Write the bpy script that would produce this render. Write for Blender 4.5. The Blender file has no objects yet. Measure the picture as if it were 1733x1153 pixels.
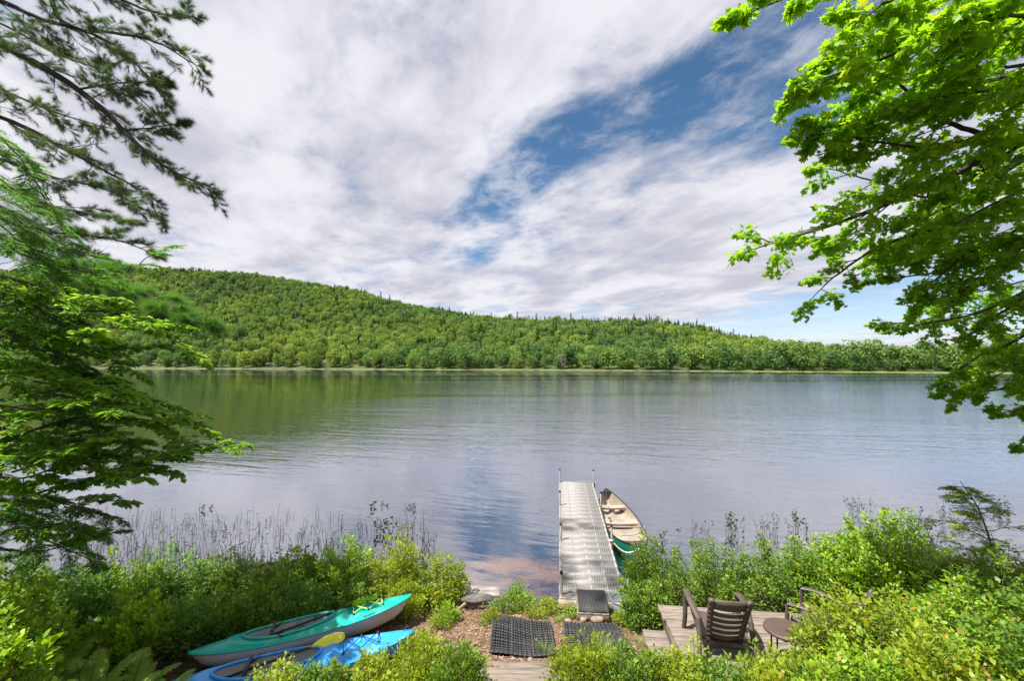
import bpy, bmesh, math
import numpy as np
from mathutils import Vector, Matrix
R = math.radians
rng = np.random.default_rng(7)
S = bpy.context.scene
COL = S.collection

# ------------------------------------------------------------------ camera
F_PX, CX, CY, HOR = 770.0, 866.5, 576.5, 616.0      # photo 1733 x 1153
CAM = np.array([0.0, 0.0, 4.25])
PITCH = math.atan((HOR - CY) / F_PX)
cam_d = bpy.data.cameras.new('camera')
cam_d.sensor_width = 36.0
cam_d.lens = F_PX / 1733.0 * 36.0
cam_d.clip_start, cam_d.clip_end = 0.05, 12000
cam = bpy.data.objects.new('camera', cam_d)
COL.objects.link(cam)
cam.location = CAM
cam.rotation_euler = (R(90) + PITCH, 0, 0)
S.camera = cam
S.render.resolution_x, S.render.resolution_y = 1024, 682

def ray(px, py):
    c, s = math.cos(PITCH), math.sin(PITCH)
    a, b = (px - CX) / F_PX, (CY - py) / F_PX
    return np.array([a, c - b * s, s + b * c])
def PZ(px, py, z):          # the point of height z seen there
    d = ray(px, py); return CAM + d * ((z - CAM[2]) / d[2])
def PY(px, py, y):          # the point at depth y seen there
    d = ray(px, py); return CAM + d * (y / d[1])

# ------------------------------------------------------------------ light
SUN_EL, SUN_AZ = 62.0, -121.0      # azimuth from +Y (the view direction), negative = left
S.view_settings.view_transform = 'Standard'
S.view_settings.look = 'None'
S.view_settings.gamma = 1.0
S.view_settings.use_curve_mapping = False
S.view_settings.exposure = 1.2
sd = bpy.data.lights.new('sun', 'SUN')
sd.energy = 4.8
sd.angle = R(0.6)
sd.color = (1.0, 0.95, 0.86)
sun = bpy.data.objects.new('sun', sd)
COL.objects.link(sun)
sdir = Vector((math.sin(R(SUN_AZ)) * math.cos(R(SUN_EL)), math.cos(R(SUN_AZ)) * math.cos(R(SUN_EL)), math.sin(R(SUN_EL))))
sun.rotation_euler = sdir.to_track_quat('Z', 'Y').to_euler()
sun.location = sdir * 60

W = bpy.data.worlds.new('World')
S.world = W
W.use_nodes = True
nt = W.node_tree
nt.nodes.clear()
class NB:                       # small node-building helper
    def __init__(s, tree): s.t = tree
    def n(s, kind, **kw):
        nd = s.t.nodes.new(kind)
        for k, v in kw.items(): setattr(nd, k, v)
        return nd
    def put(s, sock, v):
        if v is None: return
        if hasattr(v, 'is_linked') or hasattr(v, 'links'): s.t.links.new(v, sock)
        else: sock.default_value = v
    def math(s, op, a, b=None, c=None, clamp=False):
        nd = s.n('ShaderNodeMath', operation=op, use_clamp=clamp)
        s.put(nd.inputs[0], a); s.put(nd.inputs[1], b); s.put(nd.inputs[2], c)
        return nd.outputs[0]
    def vmath(s, op, a, b=None, scale=None):
        nd = s.n('ShaderNodeVectorMath', operation=op)
        s.put(nd.inputs[0], a); s.put(nd.inputs[1], b)
        if scale is not None: s.put(nd.inputs['Scale'], scale)
        return nd.outputs[0] if op not in ('LENGTH', 'DOT_PRODUCT', 'DISTANCE') else nd.outputs['Value']
    def mix(s, f, a, b, blend='MIX'):
        nd = s.n('ShaderNodeMix', data_type='RGBA', blend_type=blend)
        s.put(nd.inputs[0], f); s.put(nd.inputs[6], a); s.put(nd.inputs[7], b)
        return nd.outputs[2]
    def noise(s, vec, scale, detail=4, rough=0.55, dist=0.0):
        nd = s.n('ShaderNodeTexNoise')
        s.put(nd.inputs['Vector'], vec); nd.inputs['Scale'].default_value = scale
        nd.inputs['Detail'].default_value = detail; nd.inputs['Roughness'].default_value = rough
        nd.inputs['Distortion'].default_value = dist
        return nd.outputs['Fac']
    def ramp(s, v, lo, hi, a=0.0, b=1.0, smooth=True):
        nd = s.n('ShaderNodeMapRange', interpolation_type='SMOOTHSTEP' if smooth else 'LINEAR')
        s.put(nd.inputs[0], v)
        for i, x in enumerate((lo, hi, a, b)): nd.inputs[i + 1].default_value = x
        return nd.outputs[0]
    def sep(s, v):
        nd = s.n('ShaderNodeSeparateXYZ'); s.put(nd.inputs[0], v); return nd.outputs
    def comb(s, x, y, z=0.0):
        nd = s.n('ShaderNodeCombineXYZ'); s.put(nd.inputs[0], x); s.put(nd.inputs[1], y); s.put(nd.inputs[2], z); return nd.outputs[0]

def rgb(r, g, b): return (r, g, b, 1.0)

def build_world():
    b = NB(nt)
    out = b.n('ShaderNodeOutputWorld'); bg = b.n('ShaderNodeBackground')
    bg.inputs['Strength'].default_value = 0.1
    sky = b.n('ShaderNodeTexSky', sky_type='NISHITA', sun_disc=False)
    sky.sun_elevation = R(SUN_EL); sky.sun_rotation = R(SUN_AZ)
    sky.altitude = 200; sky.air_density = 1.0; sky.dust_density = 0.6; sky.ozone_density = 2.5
    tc = b.n('ShaderNodeTexCoord')
    d = b.vmath('NORMALIZE', tc.outputs['Generated'])
    x, y, z = b.sep(d)
    zz = b.math('ADD', b.math('MAXIMUM', z, 0.0), 0.075)
    qx, qy = b.math('DIVIDE', x, zz), b.math('DIVIDE', y, zz)
    # u along the cloud streets, v across them
    ca, sa = math.cos(R(24)), math.sin(R(24))
    u = b.math('ADD', b.math('MULTIPLY', qy, ca), b.math('MULTIPLY', qx, -sa))
    v = b.math('ADD', b.math('MULTIPLY', qx, ca), b.math('MULTIPLY', qy, sa))
    p = b.comb(b.math('MULTIPLY', u, 0.42), v)
    warp = b.noise(b.comb(u, v), 1.1, 3, 0.5)
    p2 = b.vmath('ADD', p, b.vmath('SCALE', b.comb(warp, warp, warp), scale=0.35))
    n1 = b.noise(p2, 1.15, 7, 0.55)
    n2 = b.noise(b.comb(b.math('MULTIPLY', u, 0.7), v, 3.0), 3.4, 7, 0.60, 0.3)
    dens = b.math('ADD', b.math('MULTIPLY', n1, 0.52), b.math('MULTIPLY', n2, 0.48))
    # openings in the cloud deck (on the cloud plane)
    gaps = None
    def q_of(px, py):
        r = ray(px, py); r = r / np.linalg.norm(r); k = r[2] + 0.075
        a, c = r[0] / k, r[1] / k
        return c * ca - a * sa, a * ca + c * sa
    for (px, py, su, sv, amp) in [(865, 305, .36, .15, .31), (940, 245, .28, .12, .10), (1175, 165, .36, .15, .26), (1320, 85, .36, .15, .22),
                                  (1290, 190, .25, .10, .16), (1010, 215, .2, .12, .12), (815, 432, .35, .12, .20), (1400, 185, .4, .10, .12),
                                  (1420, 555, 5.0, 1.3, .30), (1560, 480, 2.5, .35, .15), (560, 400, .3, .12, .06), (1560, 60, .4, .22, .20), (110, 20, .3, .2, .15)]:
        u0, v0 = q_of(px, py)
        du = b.math('DIVIDE', b.math('SUBTRACT', u, float(u0)), su)
        dv = b.math('DIVIDE', b.math('SUBTRACT', v, float(v0)), sv)
        e = b.math('EXPONENT', b.math('MULTIPLY', b.math('ADD', b.math('MULTIPLY', du, du), b.math('MULTIPLY', dv, dv)), -0.7))
        g = b.math('MULTIPLY', e, amp)
        gaps = g if gaps is None else b.math('ADD', gaps, g)
    dens = b.math('SUBTRACT', dens, gaps)
    n5 = b.noise(b.comb(b.math('MULTIPLY', u, 0.8), v, 12.0), 7.5, 6, 0.65, 0.4)
    dens = b.math('ADD', dens, b.math('MULTIPLY', b.math('SUBTRACT', n5, 0.5), 0.22))
    mask = b.ramp(dens, 0.235, 0.515)
    n4 = b.noise(b.comb(b.math('MULTIPLY', u, 0.6), v, 6.0), 1.7, 5, 0.55)
    veil = b.math('MULTIPLY', b.ramp(b.math('ADD', b.math('MULTIPLY', n2, 0.5), b.math('MULTIPLY', n5, 0.5)), 0.42, 0.64), 0.55)
    mask = b.math('MAXIMUM', mask, veil)
    thick = b.ramp(b.math('ADD', b.math('MULTIPLY', n2, 0.4), b.math('MULTIPLY', n4, 0.6)), 0.38, 0.61)
    ccol = b.mix(thick, rgb(2.55, 2.55, 2.98), rgb(3.82, 3.80, 4.08))
    skc = b.mix(1.0, sky.outputs[0], b.mix(b.ramp(z, 0.02, 0.32), rgb(0.66, 0.66, 0.72), rgb(0.34, 0.48, 0.53)), 'MULTIPLY')
    col = b.mix(mask, skc, ccol)
    b.put(bg.inputs['Color'], col)
    nt.links.new(bg.outputs[0], out.inputs['Surface'])
build_world()
W.cycles.sampling_method = 'MANUAL'
W.cycles.sample_map_resolution = 1024

cy = S.cycles
cy.max_bounces = 8; cy.diffuse_bounces = 5; cy.glossy_bounces = 3; cy.transmission_bounces = 4; cy.transparent_max_bounces = 12
cy.caustics_reflective = False; cy.caustics_refractive = False
cy.sample_clamp_indirect = 4.0
cy.use_denoising = True

# ------------------------------------------------------------------ mesh helpers
def link(o, parent=None):
    COL.objects.link(o)
    if parent is not None: o.parent = parent
    return o
def tag(o, label=None, cat=None, group=None, kind=None):
    if label: o['label'] = label
    if cat: o['category'] = cat
    if group: o['group'] = group
    if kind: o['kind'] = kind
    return o
def empty(name, loc, label=None, cat=None, group=None, rz=0.0):
    o = bpy.data.objects.new(name, None); o.location = loc; o.rotation_euler = (0, 0, rz)
    o.empty_display_size = 0.1
    link(o); return tag(o, label, cat, group)
def mesh_np(name, V, F, mat=None, smooth=False, tint=None):
    """V (n,3); F (m,k) array of equal-sized faces, or list of such arrays"""
    if not isinstance(F, (list, tuple)): F = [F]
    F = [np.asarray(f, np.int32) for f in F if len(f)]
    me = bpy.data.meshes.new(name)
    me.vertices.add(len(V)); me.vertices.foreach_set('co', np.asarray(V, np.float32).ravel())
    nl = sum(f.size for f in F); npoly = sum(len(f) for f in F)
    me.loops.add(nl); me.polygons.add(npoly)
    me.loops.foreach_set('vertex_index', np.concatenate([f.ravel() for f in F]))
    st, tot, s0 = [], [], 0
    for f in F:
        k = f.shape[1]; st.append(s0 + np.arange(len(f)) * k); tot.append(np.full(len(f), k)); s0 += f.size
    me.polygons.foreach_set('loop_start', np.concatenate(st).astype(np.int32))
    if smooth: me.polygons.foreach_set('use_smooth', np.ones(npoly, bool))
    if tint is not None:
        a = me.attributes.new('tint', 'FLOAT', 'POINT'); a.data.foreach_set('value', np.asarray(tint, np.float32))
    me.update(calc_edges=True); me.validate()
    if mat is not None: me.materials.append(mat)
    return me
def obj_np(name, V, F, mat, parent=None, smooth=False, tint=None, local=False):
    V = np.asarray(V, float)
    q = parent if not local else None
    while q is not None: V = V - np.array(q.location); q = q.parent
    return link(bpy.data.objects.new(name, mesh_np(name, V, F, mat, smooth, tint)), parent)

class MB:
    """collects shapes for one mesh"""
    def __init__(s): s.v, s.f, s.n = [], {}, 0
    def add(s, V, F):
        V = np.asarray(V, float); F = np.asarray(F, np.int32)
        s.v.append(V); s.f.setdefault(F.shape[1], []).append(F + s.n); s.n += len(V); return s
    def box(s, c, size, M=None):
        c = np.asarray(c, float); h = np.asarray(size, float) / 2
        V = np.array([[i, j, k] for i in (-1, 1) for j in (-1, 1) for k in (-1, 1)], float) * h
        if M is not None: V = V @ np.asarray(M).T
        return s.add(V + c, [[0, 1, 3, 2], [4, 6, 7, 5], [0, 4, 5, 1], [2, 3, 7, 6], [0, 2, 6, 4], [1, 5, 7, 3]])
    def bbox(s, c, size, bev=0.006, M=None):      # box with bevelled edges
        h = np.asarray(size, float) / 2; bev = min(bev, h.min() * .8)
        bm = bmesh.new(); bmesh.ops.create_cube(bm, size=2.0)
        for v in bm.verts: v.co = Vector((v.co.x * h[0], v.co.y * h[1], v.co.z * h[2]))
        bmesh.ops.bevel(bm, geom=bm.edges[:], offset=bev, segments=1, affect='EDGES')
        bm.verts.ensure_lookup_table()
        V = np.array([v.co[:] for v in bm.verts]); fs = {}
        for f in bm.faces: fs.setdefault(len(f.verts), []).append([v.index for v in f.verts])
        bm.free()
        if M is not None: V = V @ np.asarray(M).T
        V = V + np.asarray(c, float); s.v.append(V)
        for k, a in fs.items(): s.f.setdefault(k, []).append(np.array(a, np.int32) + s.n)
        s.n += len(V); return s
    def tube(s, path, rad, n=8, cap=True):
        V, F, C = tube_np(path, rad, n)
        s.add(V, F)
        if cap and n >= 3:
            k = s.n - len(V); m = len(V)
            s.f.setdefault(n, []).append(np.array([list(range(k + n - 1, k - 1, -1)), list(range(k + m - n, k + m))], np.int32))
        return s
    def grid(s, G, close_u=False, close_v=False):
        G = np.asarray(G, float); a, b = G.shape[:2]
        iu = np.arange(a if close_u else a - 1); iv = np.arange(b if close_v else b - 1)
        I, J = np.meshgrid(iu, iv, indexing='ij'); I2, J2 = (I + 1) % a, (J + 1) % b
        F = np.stack([I * b + J, I2 * b + J, I2 * b + J2, I * b + J2], -1).reshape(-1, 4)
        return s.add(G.reshape(-1, 3), F)
    def build(s, name, mat, parent=None, smooth=False, local=False):
        return obj_np(name, np.concatenate(s.v), [np.concatenate(a) for a in s.f.values()], mat, parent, smooth, None, local)

def tube_np(path, rad, n=6):
    P = np.asarray(path, float); m = len(P)
    rad = np.broadcast_to(np.asarray(rad, float), (m,))
    T = np.gradient(P, axis=0); T /= np.linalg.norm(T, axis=1, keepdims=True) + 1e-9
    ref = np.array([0, 0, 1.0]) if abs(T[0][2]) < 0.9 else np.array([1.0, 0, 0])
    N = np.cross(T, ref); bad = np.linalg.norm(N, axis=1) < 1e-3; N[bad] = [1, 0, 0]
    N /= np.linalg.norm(N, axis=1, keepdims=True)
    B = np.cross(T, N)
    a = np.linspace(0, 2 * math.pi, n, endpoint=False)
    V = P[:, None] + rad[:, None, None] * (np.cos(a)[None, :, None] * N[:, None] + np.sin(a)[None, :, None] * B[:, None])
    I, J = np.meshgrid(np.arange(m - 1), np.arange(n), indexing='ij'); J2 = (J + 1) % n
    F = np.stack([I * n + J, I * n + J2, (I + 1) * n + J2, (I + 1) * n + J], -1).reshape(-1, 4)
    return V.reshape(-1, 3), F, None
def rotz(a): c, s = math.cos(a), math.sin(a); return np.array([[c, -s, 0], [s, c, 0], [0, 0, 1.0]])
def bez(pts, n=14):             # smooth curve through points (Catmull-Rom)
    P = np.asarray(pts, float)
    if len(P) == 2: return P[0] + (P[1] - P[0]) * np.linspace(0, 1, n)[:, None]
    Q = np.vstack([2 * P[0] - P[1], P, 2 * P[-1] - P[-2]]); out = []
    k = max(2, n // (len(P) - 1))
    for i in range(1, len(Q) - 2):
        t = np.linspace(0, 1, k, endpoint=(i == len(Q) - 3))[:, None]
        a, b, c, d = Q[i - 1], Q[i], Q[i + 1], Q[i + 2]
        out.append(0.5 * (2 * b + (c - a) * t + (2 * a - 5 * b + 4 * c - d) * t ** 2 + (3 * b - a - 3 * c + d) * t ** 3))
    return np.vstack(out)
def copy_thing(root, loc=None, rz=None, label=None, group=None):
    r = root.copy(); COL.objects.link(r)
    if loc is not None: r.location = loc
    if rz is not None: r.rotation_euler[2] = rz
    if label: r['label'] = label
    if group: r['group'] = group
    for ch in root.children:
        c = ch.copy(); COL.objects.link(c); c.parent = r
        for g in ch.children:
            d = g.copy(); COL.objects.link(d); d.parent = c
    return r

# ------------------------------------------------------------------ materials
def new_mat(name):
    m = bpy.data.materials.new(name); m.use_nodes = True
    t = m.node_tree; t.nodes.clear()
    b = NB(t); out = b.n('ShaderNodeOutputMaterial')
    return m, b, out
def pbr(name, col, rough=0.6, noise=None, bump=0.0, metal=0.0, spec=0.5, col2=None, scale=6.0, stretch=None, detail=5, lo=.35, hi=.65, bscale=None, coat=0):
    """plain surface: base colour, an optional second colour through a noise, optional bump"""
    m, b, out = new_mat(name)
    p = b.n('ShaderNodeBsdfPrincipled')
    p.inputs['Roughness'].default_value = rough; p.inputs['Metallic'].default_value = metal
    p.inputs['Specular IOR Level'].default_value = spec; p.inputs['Coat Weight'].default_value = coat
    tc = b.n('ShaderNodeTexCoord'); vec = tc.outputs['Object']
    if stretch: vec = b.vmath('MULTIPLY', vec, stretch)
    if col2 is not None:
        n = b.noise(vec, scale, detail, 0.6)
        b.put(p.inputs['Base Color'], b.mix(b.ramp(n, lo, hi), rgb(*col), rgb(*col2)))
    else: p.inputs['Base Color'].default_value = rgb(*col)
    if bump:
        bp = b.n('ShaderNodeBump'); bp.inputs['Strength'].default_value = bump; bp.inputs['Distance'].default_value = 0.01
        b.put(bp.inputs['Height'], b.noise(vec, bscale or scale * 4, 5, 0.6)); b.put(p.inputs['Normal'], bp.outputs[0])
    b.t.links.new(p.outputs[0], out.inputs['Surface'])
    return m
def leaf_mat(name, dark, light, extra=None, trans=0.35, rough=0.45, obj_random=False, patch=None, spec=0.35):
    """foliage: colour runs dark..light by the leaf's own 'tint' (0..1); above 1 = discoloured leaves"""
    m, b, out = new_mat(name)
    if obj_random:
        oi = b.n('ShaderNodeObjectInfo'); at = b.n('ShaderNodeAttribute', attribute_name='tint')
        f = b.math('ADD', b.math('MULTIPLY', b.math('POWER', oi.outputs['Random'], 1.3), 0.80), b.math('MULTIPLY', at.outputs['Fac'], 0.28))
    else:
        f = b.n('ShaderNodeAttribute', attribute_name='tint').outputs['Fac']
    c = b.mix(b.math('MINIMUM', f, 1.0), rgb(*dark), rgb(*light))
    if patch is not None:
        g = b.n('ShaderNodeNewGeometry')
        n = b.noise(g.outputs['Position'], patch[0], 3, 0.5)
        c = b.mix(b.ramp(n, 0.44, 0.60), c, b.mix(b.math('MINIMUM', f, 1.0), rgb(*patch[1]), rgb(*patch[2])))
    if extra is not None: c = b.mix(b.ramp(f, 1.02, 1.2), c, rgb(*extra))
    p = b.n('ShaderNodeBsdfPrincipled'); b.put(p.inputs['Base Color'], c)
    p.inputs['Roughness'].default_value = rough; p.inputs['Specular IOR Level'].default_value = spec
    tr = b.n('ShaderNodeBsdfTranslucent')
    b.put(tr.inputs['Color'], b.mix(1.0, c, rgb(1.35, 1.3, 0.55), 'MULTIPLY'))
    mx = b.n('ShaderNodeMixShader'); mx.inputs[0].default_value = trans
    b.t.links.new(p.outputs[0], mx.inputs[1]); b.t.links.new(tr.outputs[0], mx.inputs[2])
    b.t.links.new(mx.outputs[0], out.inputs['Surface'])
    return m
# ------------------------------------------------------------------ near ground and lake bed
GY = np.array([-60, -8, 0, 3, 4.4, 5.0, 5.5, 6.3, 7.0, 7.6, 8.4, 9.4, 10.4, 11.5, 13.5, 18, 30, 60, 250, 470])
GP = {  # height over depth at four stations across
    -9.0: [3.6, 2.7, 2.4, 2.1, 1.5, 1.05, .75, .45, .3, .2, .08, -.06, -.15, -.22, -.35, -.8, -2, -4, -8, -8],
    -4.0: [3.6, 2.7, 2.2, 1.45, .75, .34, .2, .16, .15, .15, .13, .08, -.03, -.15, -.35, -.8, -2, -4, -8, -8],
    -1.4: [3.6, 2.7, 2.2, 1.5, .98, .72, .5, .34, .28, .24, .1, -.1, -.2, -.3, -.5, -.9, -2, -4, -8, -8],
    0.0: [3.6, 2.7, 2.2, 1.5, 1.02, .80, .62, .43, .33, .22, -.07, -.17, -.22, -.32, -.5, -.9, -2, -4, -8, -8],
    1.6: [3.6, 2.7, 2.2, 1.55, 1.06, .86, .7, .5, .36, .24, .05, -.14, -.3, -.42, -.6, -.9, -2, -4, -8, -8],
    3.0: [3.6, 2.7, 2.3, 1.6, 1.2, 1.0, .88, .68, .5, .4, .22, .0, -.16, -.3, -.5, -.9, -2, -4, -8, -8],
    8.0: [3.6, 2.7, 2.5, 2.1, 1.7, 1.5, 1.3, 1.0, .75, .55, .3, .06, -.1, -.3, -.5, -.9, -2, -4, -8, -8],
}
GXS = np.array(sorted(GP)); GZ = np.array([GP[k] for k in GXS])
def ground_z(x, y):
    x = np.asarray(x, float); y = np.asarray(y, float)
    cols = np.stack([np.interp(y, GY, GZ[i]) for i in range(len(GXS))], -1)
    xi = np.clip(x, GXS[0], GXS[-1]); i = np.clip(np.searchsorted(GXS, xi) - 1, 0, len(GXS) - 2)
    t = (xi - GXS[i]) / (GXS[i + 1] - GXS[i]); t = t * t * (3 - 2 * t)
    a = np.take_along_axis(cols, i[..., None], -1)[..., 0]; c = np.take_along_axis(cols, (i + 1)[..., None], -1)[..., 0]
    z = a * (1 - t) + c * t
    near = np.clip((12 - y) / 3, 0, 1)
    return z + near * 0.02 * (np.sin(x * 3.1 + y * 1.7) * np.sin(y * 2.3 - x) + 0.6 * np.sin(x * 7.3) * np.sin(y * 6.1 + 1))

def mat_ground():
    m, b, out = new_mat('soil_and_sand')
    g = b.n('ShaderNodeNewGeometry'); P = g.outputs['Position']; x, y, z = b.sep(P)
    n1 = b.noise(P, 1.6, 6, .6); n2 = b.noise(P, 14, 6, .65); n3 = b.noise(P, 60, 4, .6)
    soil = b.mix(b.ramp(n2, .38, .66), rgb(.080, .046, .029), rgb(.22, .14, .092))
    chips = b.mix(b.ramp(n3, .55, .68), soil, rgb(.34, .225, .15))
    duff = b.mix(b.ramp(n2, .4, .6), rgb(.035, .028, .016), rgb(.10, .07, .038))
    # trodden path round the mats and the kayak's end, forest duff elsewhere
    dx = b.math('DIVIDE', b.math('SUBTRACT', x, -0.15), 2.1); dy = b.math('DIVIDE', b.math('SUBTRACT', y, 6.3), 1.75)
    dd = b.math('ADD', b.math('ADD', b.math('MULTIPLY', dx, dx), b.math('MULTIPLY', dy, dy)), b.math('MULTIPLY', n1, 0.9))
    land = b.mix(b.ramp(dd, 1.1, 1.75), chips, duff)
    # lake bed: a sandy patch beside the dock, silt elsewhere
    sx = b.math('DIVIDE', b.math('SUBTRACT', x, -0.2), 1.5); sy = b.math('DIVIDE', b.math('SUBTRACT', y, 9.2), 1.75)
    sk = b.math('ADD', b.math('MULTIPLY', sx, 0.35), 0.0)
    sy = b.math('SUBTRACT', sy, sk)
    ds = b.math('ADD', b.math('ADD', b.math('MULTIPLY', sx, sx), b.math('MULTIPLY', sy, sy)), b.math('MULTIPLY', b.noise(P, 2.6, 6, .65), 1.5))
    sand = b.mix(b.ramp(n2, .3, .7), rgb(.36, .175, .06), rgb(.52, .29, .115))
    sand = b.mix(b.ramp(b.noise(P, 30, 3, .7), .62, .72), sand, rgb(.12, .09, .06))
    bed = b.mix(b.ramp(ds, 1.15, 2.1), sand, rgb(.030, .028, .026))
    c = b.mix(b.ramp(z, -0.03, 0.03), bed, land)
    p = b.n('ShaderNodeBsdfPrincipled'); b.put(p.inputs['Base Color'], c); p.inputs['Roughness'].default_value = .9
    p.inputs['Specular IOR Level'].default_value = .2
    bp = b.n('ShaderNodeBump'); bp.inputs['Strength'].default_value = .7; bp.inputs['Distance'].default_value = .03
    b.put(bp.inputs['Height'], b.math('ADD', n2, b.math('MULTIPLY', n3, .5))); b.put(p.inputs['Normal'], bp.outputs[0])
    b.t.links.new(p.outputs[0], out.inputs['Surface'])
    return m
def axis(*segs):
    a = []
    for lo, hi, n in segs: a += list(np.linspace(lo, hi, n, endpoint=False))
    return np.array(a + [segs[-1][1]])
gx = axis((-900, -60, 10), (-60, -12, 12), (-12, 12, 160), (12, 60, 12), (60, 900, 10))
gy = axis((-60, -2, 8), (-2, 12, 110), (12, 30, 20), (30, 470, 14))
GXm, GYm = np.meshgrid(gx, gy, indexing='ij')
mb = MB(); mb.grid(np.stack([GXm, GYm, ground_z(GXm, GYm)], -1))
ground = mb.build('ground', mat_ground(), smooth=True); tag(ground, kind='structure')

# ------------------------------------------------------------------ water
def mat_water():
    m, b, out = new_mat('lake_water')
    g = b.n('ShaderNodeNewGeometry'); P = g.outputs['Position']; x, y, z = b.sep(P)
    def rot(a, sx, sy):
        c, s = math.cos(a), math.sin(a)
        return b.comb(b.math('MULTIPLY', b.math('ADD', b.math('MULTIPLY', x, c), b.math('MULTIPLY', y, s)), sx),
                      b.math('MULTIPLY', b.math('SUBTRACT', b.math('MULTIPLY', y, c), b.math('MULTIPLY', x, s)), sy))
    w1 = b.noise(rot(R(-13), .18, 1.05), 1.0, 5, .55, .4)
    w2 = b.noise(rot(R(-20), .8, 3.6), 1.0, 3, .55, .3)
    w3 = b.noise(rot(R(-6), .03, .16), 1.0, 2, .5)
    wind = b.math('MULTIPLY', b.ramp(b.noise(rot(R(4), .006, .035), 1.0, 3, .5), .36, .60, .35, 1.0), b.ramp(b.math('SUBTRACT', x, b.math('MULTIPLY', y, -.25)), -22.0, 16.0, .42, 1.25))
    h = b.math('ADD', b.math('MULTIPLY', w1, .095), b.math('ADD', b.math('MULTIPLY', w2, .055), b.math('MULTIPLY', w3, .12)))
    bp = b.n('ShaderNodeBump'); bp.inputs['Distance'].default_value = 1.0
    b.put(bp.inputs['Strength'], b.math('MULTIPLY', b.math('MULTIPLY', wind, .50), b.ramp(y, 8.0, 34.0, .42, 1.0))); b.put(bp.inputs['Height'], h)
    fr = b.n('ShaderNodeFresnel'); fr.inputs['IOR'].default_value = 1.7; b.put(fr.inputs['Normal'], bp.outputs[0])
    gl = b.n('ShaderNodeBsdfGlossy'); gl.inputs['Roughness'].default_value = .02; gl.inputs['Color'].default_value = rgb(.92, .94, 1.0)
    b.put(gl.inputs['Normal'], bp.outputs[0])
    tr = b.n('ShaderNodeBsdfTransparent'); tr.inputs['Color'].default_value = rgb(.95, .93, .88)
    mx = b.n('ShaderNodeMixShader'); b.put(mx.inputs[0], b.math('POWER', fr.outputs[0], .37))
    b.t.links.new(tr.outputs[0], mx.inputs[1]); b.t.links.new(gl.outputs[0], mx.inputs[2])
    b.t.links.new(mx.outputs[0], out.inputs['Surface'])
    return m
mb = MB()
wx = axis((-900, -40, 6), (-40, 40, 8), (40, 900, 6)); wy = axis((7.0, 40, 6), (40, 470, 8))
WX, WY = np.meshgrid(wx, wy, indexing='ij'); mb.grid(np.stack([WX, WY, 0 * WX], -1))
water = mb.build('lake_water', mat_water()); tag(water, kind='structure')

# ------------------------------------------------------------------ far hills
SK_PX = np.array([-900, -400, 0, 260, 400, 500, 600, 700, 800, 900, 1000, 1100, 1180, 1250, 1320, 1400, 1440, 1500, 1600, 1733, 2100, 2700])
SK_Y = np.array([500, 470, 450, 447, 456, 471, 488, 514, 528, 534, 536, 533, 543, 561, 573, 582, 588, 591, 586, 583, 575, 580])
SK_R = np.array([820, 900, 1000, 1000, 980, 950, 900, 850, 780, 740, 700, 640, 600, 560, 520, 480, 460, 470, 500, 540, 600, 600])
SH_PX = np.array([-900, -300, 230, 900, 1300, 1650, 2000, 2700]); SH_R = np.array([330, 430, 405, 300, 250, 208, 190, 150])
TREE_H = 15.0
def hill(px, t):               # terrain point: column px (by bearing), t 0 shore .. 1 ridge .. 1.5 behind
    px = np.asarray(px, float); t = np.asarray(t, float)
    ys = np.interp(px, SH_PX, SH_R); yr = np.interp(px, SK_PX, SK_R)
    hr = (HOR - np.interp(px, SK_PX, SK_Y)) / F_PX * yr + CAM[2] - TREE_H
    Y = ys + (yr - ys) * t; X = (px - CX) / F_PX * Y
    prof = np.where(t < 1, np.clip(t, 0, 1) ** 1.18 * (1 + .16 * np.sin(np.clip(t, 0, 1) * math.pi) * np.sin(px * .006 + t * 5)), 1 - .5 * (t - 1))
    z = 0.25 + hr * prof
    amp = np.clip(t * 6, 0, 1) * np.clip(1.15 - t, 0.0, 1) * np.clip(hr / 90, .15, 1)
    z = z + amp * (7 * np.sin(X * .021 + Y * .013) * np.sin(Y * .017 - X * .008) + 3.5 * np.sin(X * .05 + 1) * np.sin(Y * .043))
    z = np.where(t < 0, 0.25 + t * 30, z)
    return np.stack([X, Y, z], -1)
mb = MB()
HP, HT = np.meshgrid(np.linspace(-900, 2700, 150), np.concatenate([[-.04, 0.0], np.linspace(.015, 1.0, 44), np.linspace(1.06, 1.6, 8)]), indexing='ij')
mb.grid(hill(HP, HT))
hillside = mb.build('hillside', pbr('forest_floor', (.035, .05, .014), .9, col2=(.07, .085, .022), scale=.03), smooth=True); tag(hillside, kind='structure')
# distant mountain in the gap; haze is painted as blue into its forest colour
mb = MB(); xs = np.linspace(1200, 4200, 40); zz = 118 + 40 * np.exp(-((xs - 2950) / 500) ** 2) + 8 * np.sin(xs * .012)
mb.grid(np.stack([np.stack([xs, 0 * xs + 4000, 0 * xs - 5], -1), np.stack([xs, 0 * xs + 4120, zz * .6], -1), np.stack([xs, 0 * xs + 4300, zz], -1), np.stack([xs, 0 * xs + 4900, 0 * xs - 5], -1)]))
far = mb.build('distant_mountain', pbr('far_forest_haze_blue', (.030, .062, .085), .95), smooth=True); tag(far, kind='structure')

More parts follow.
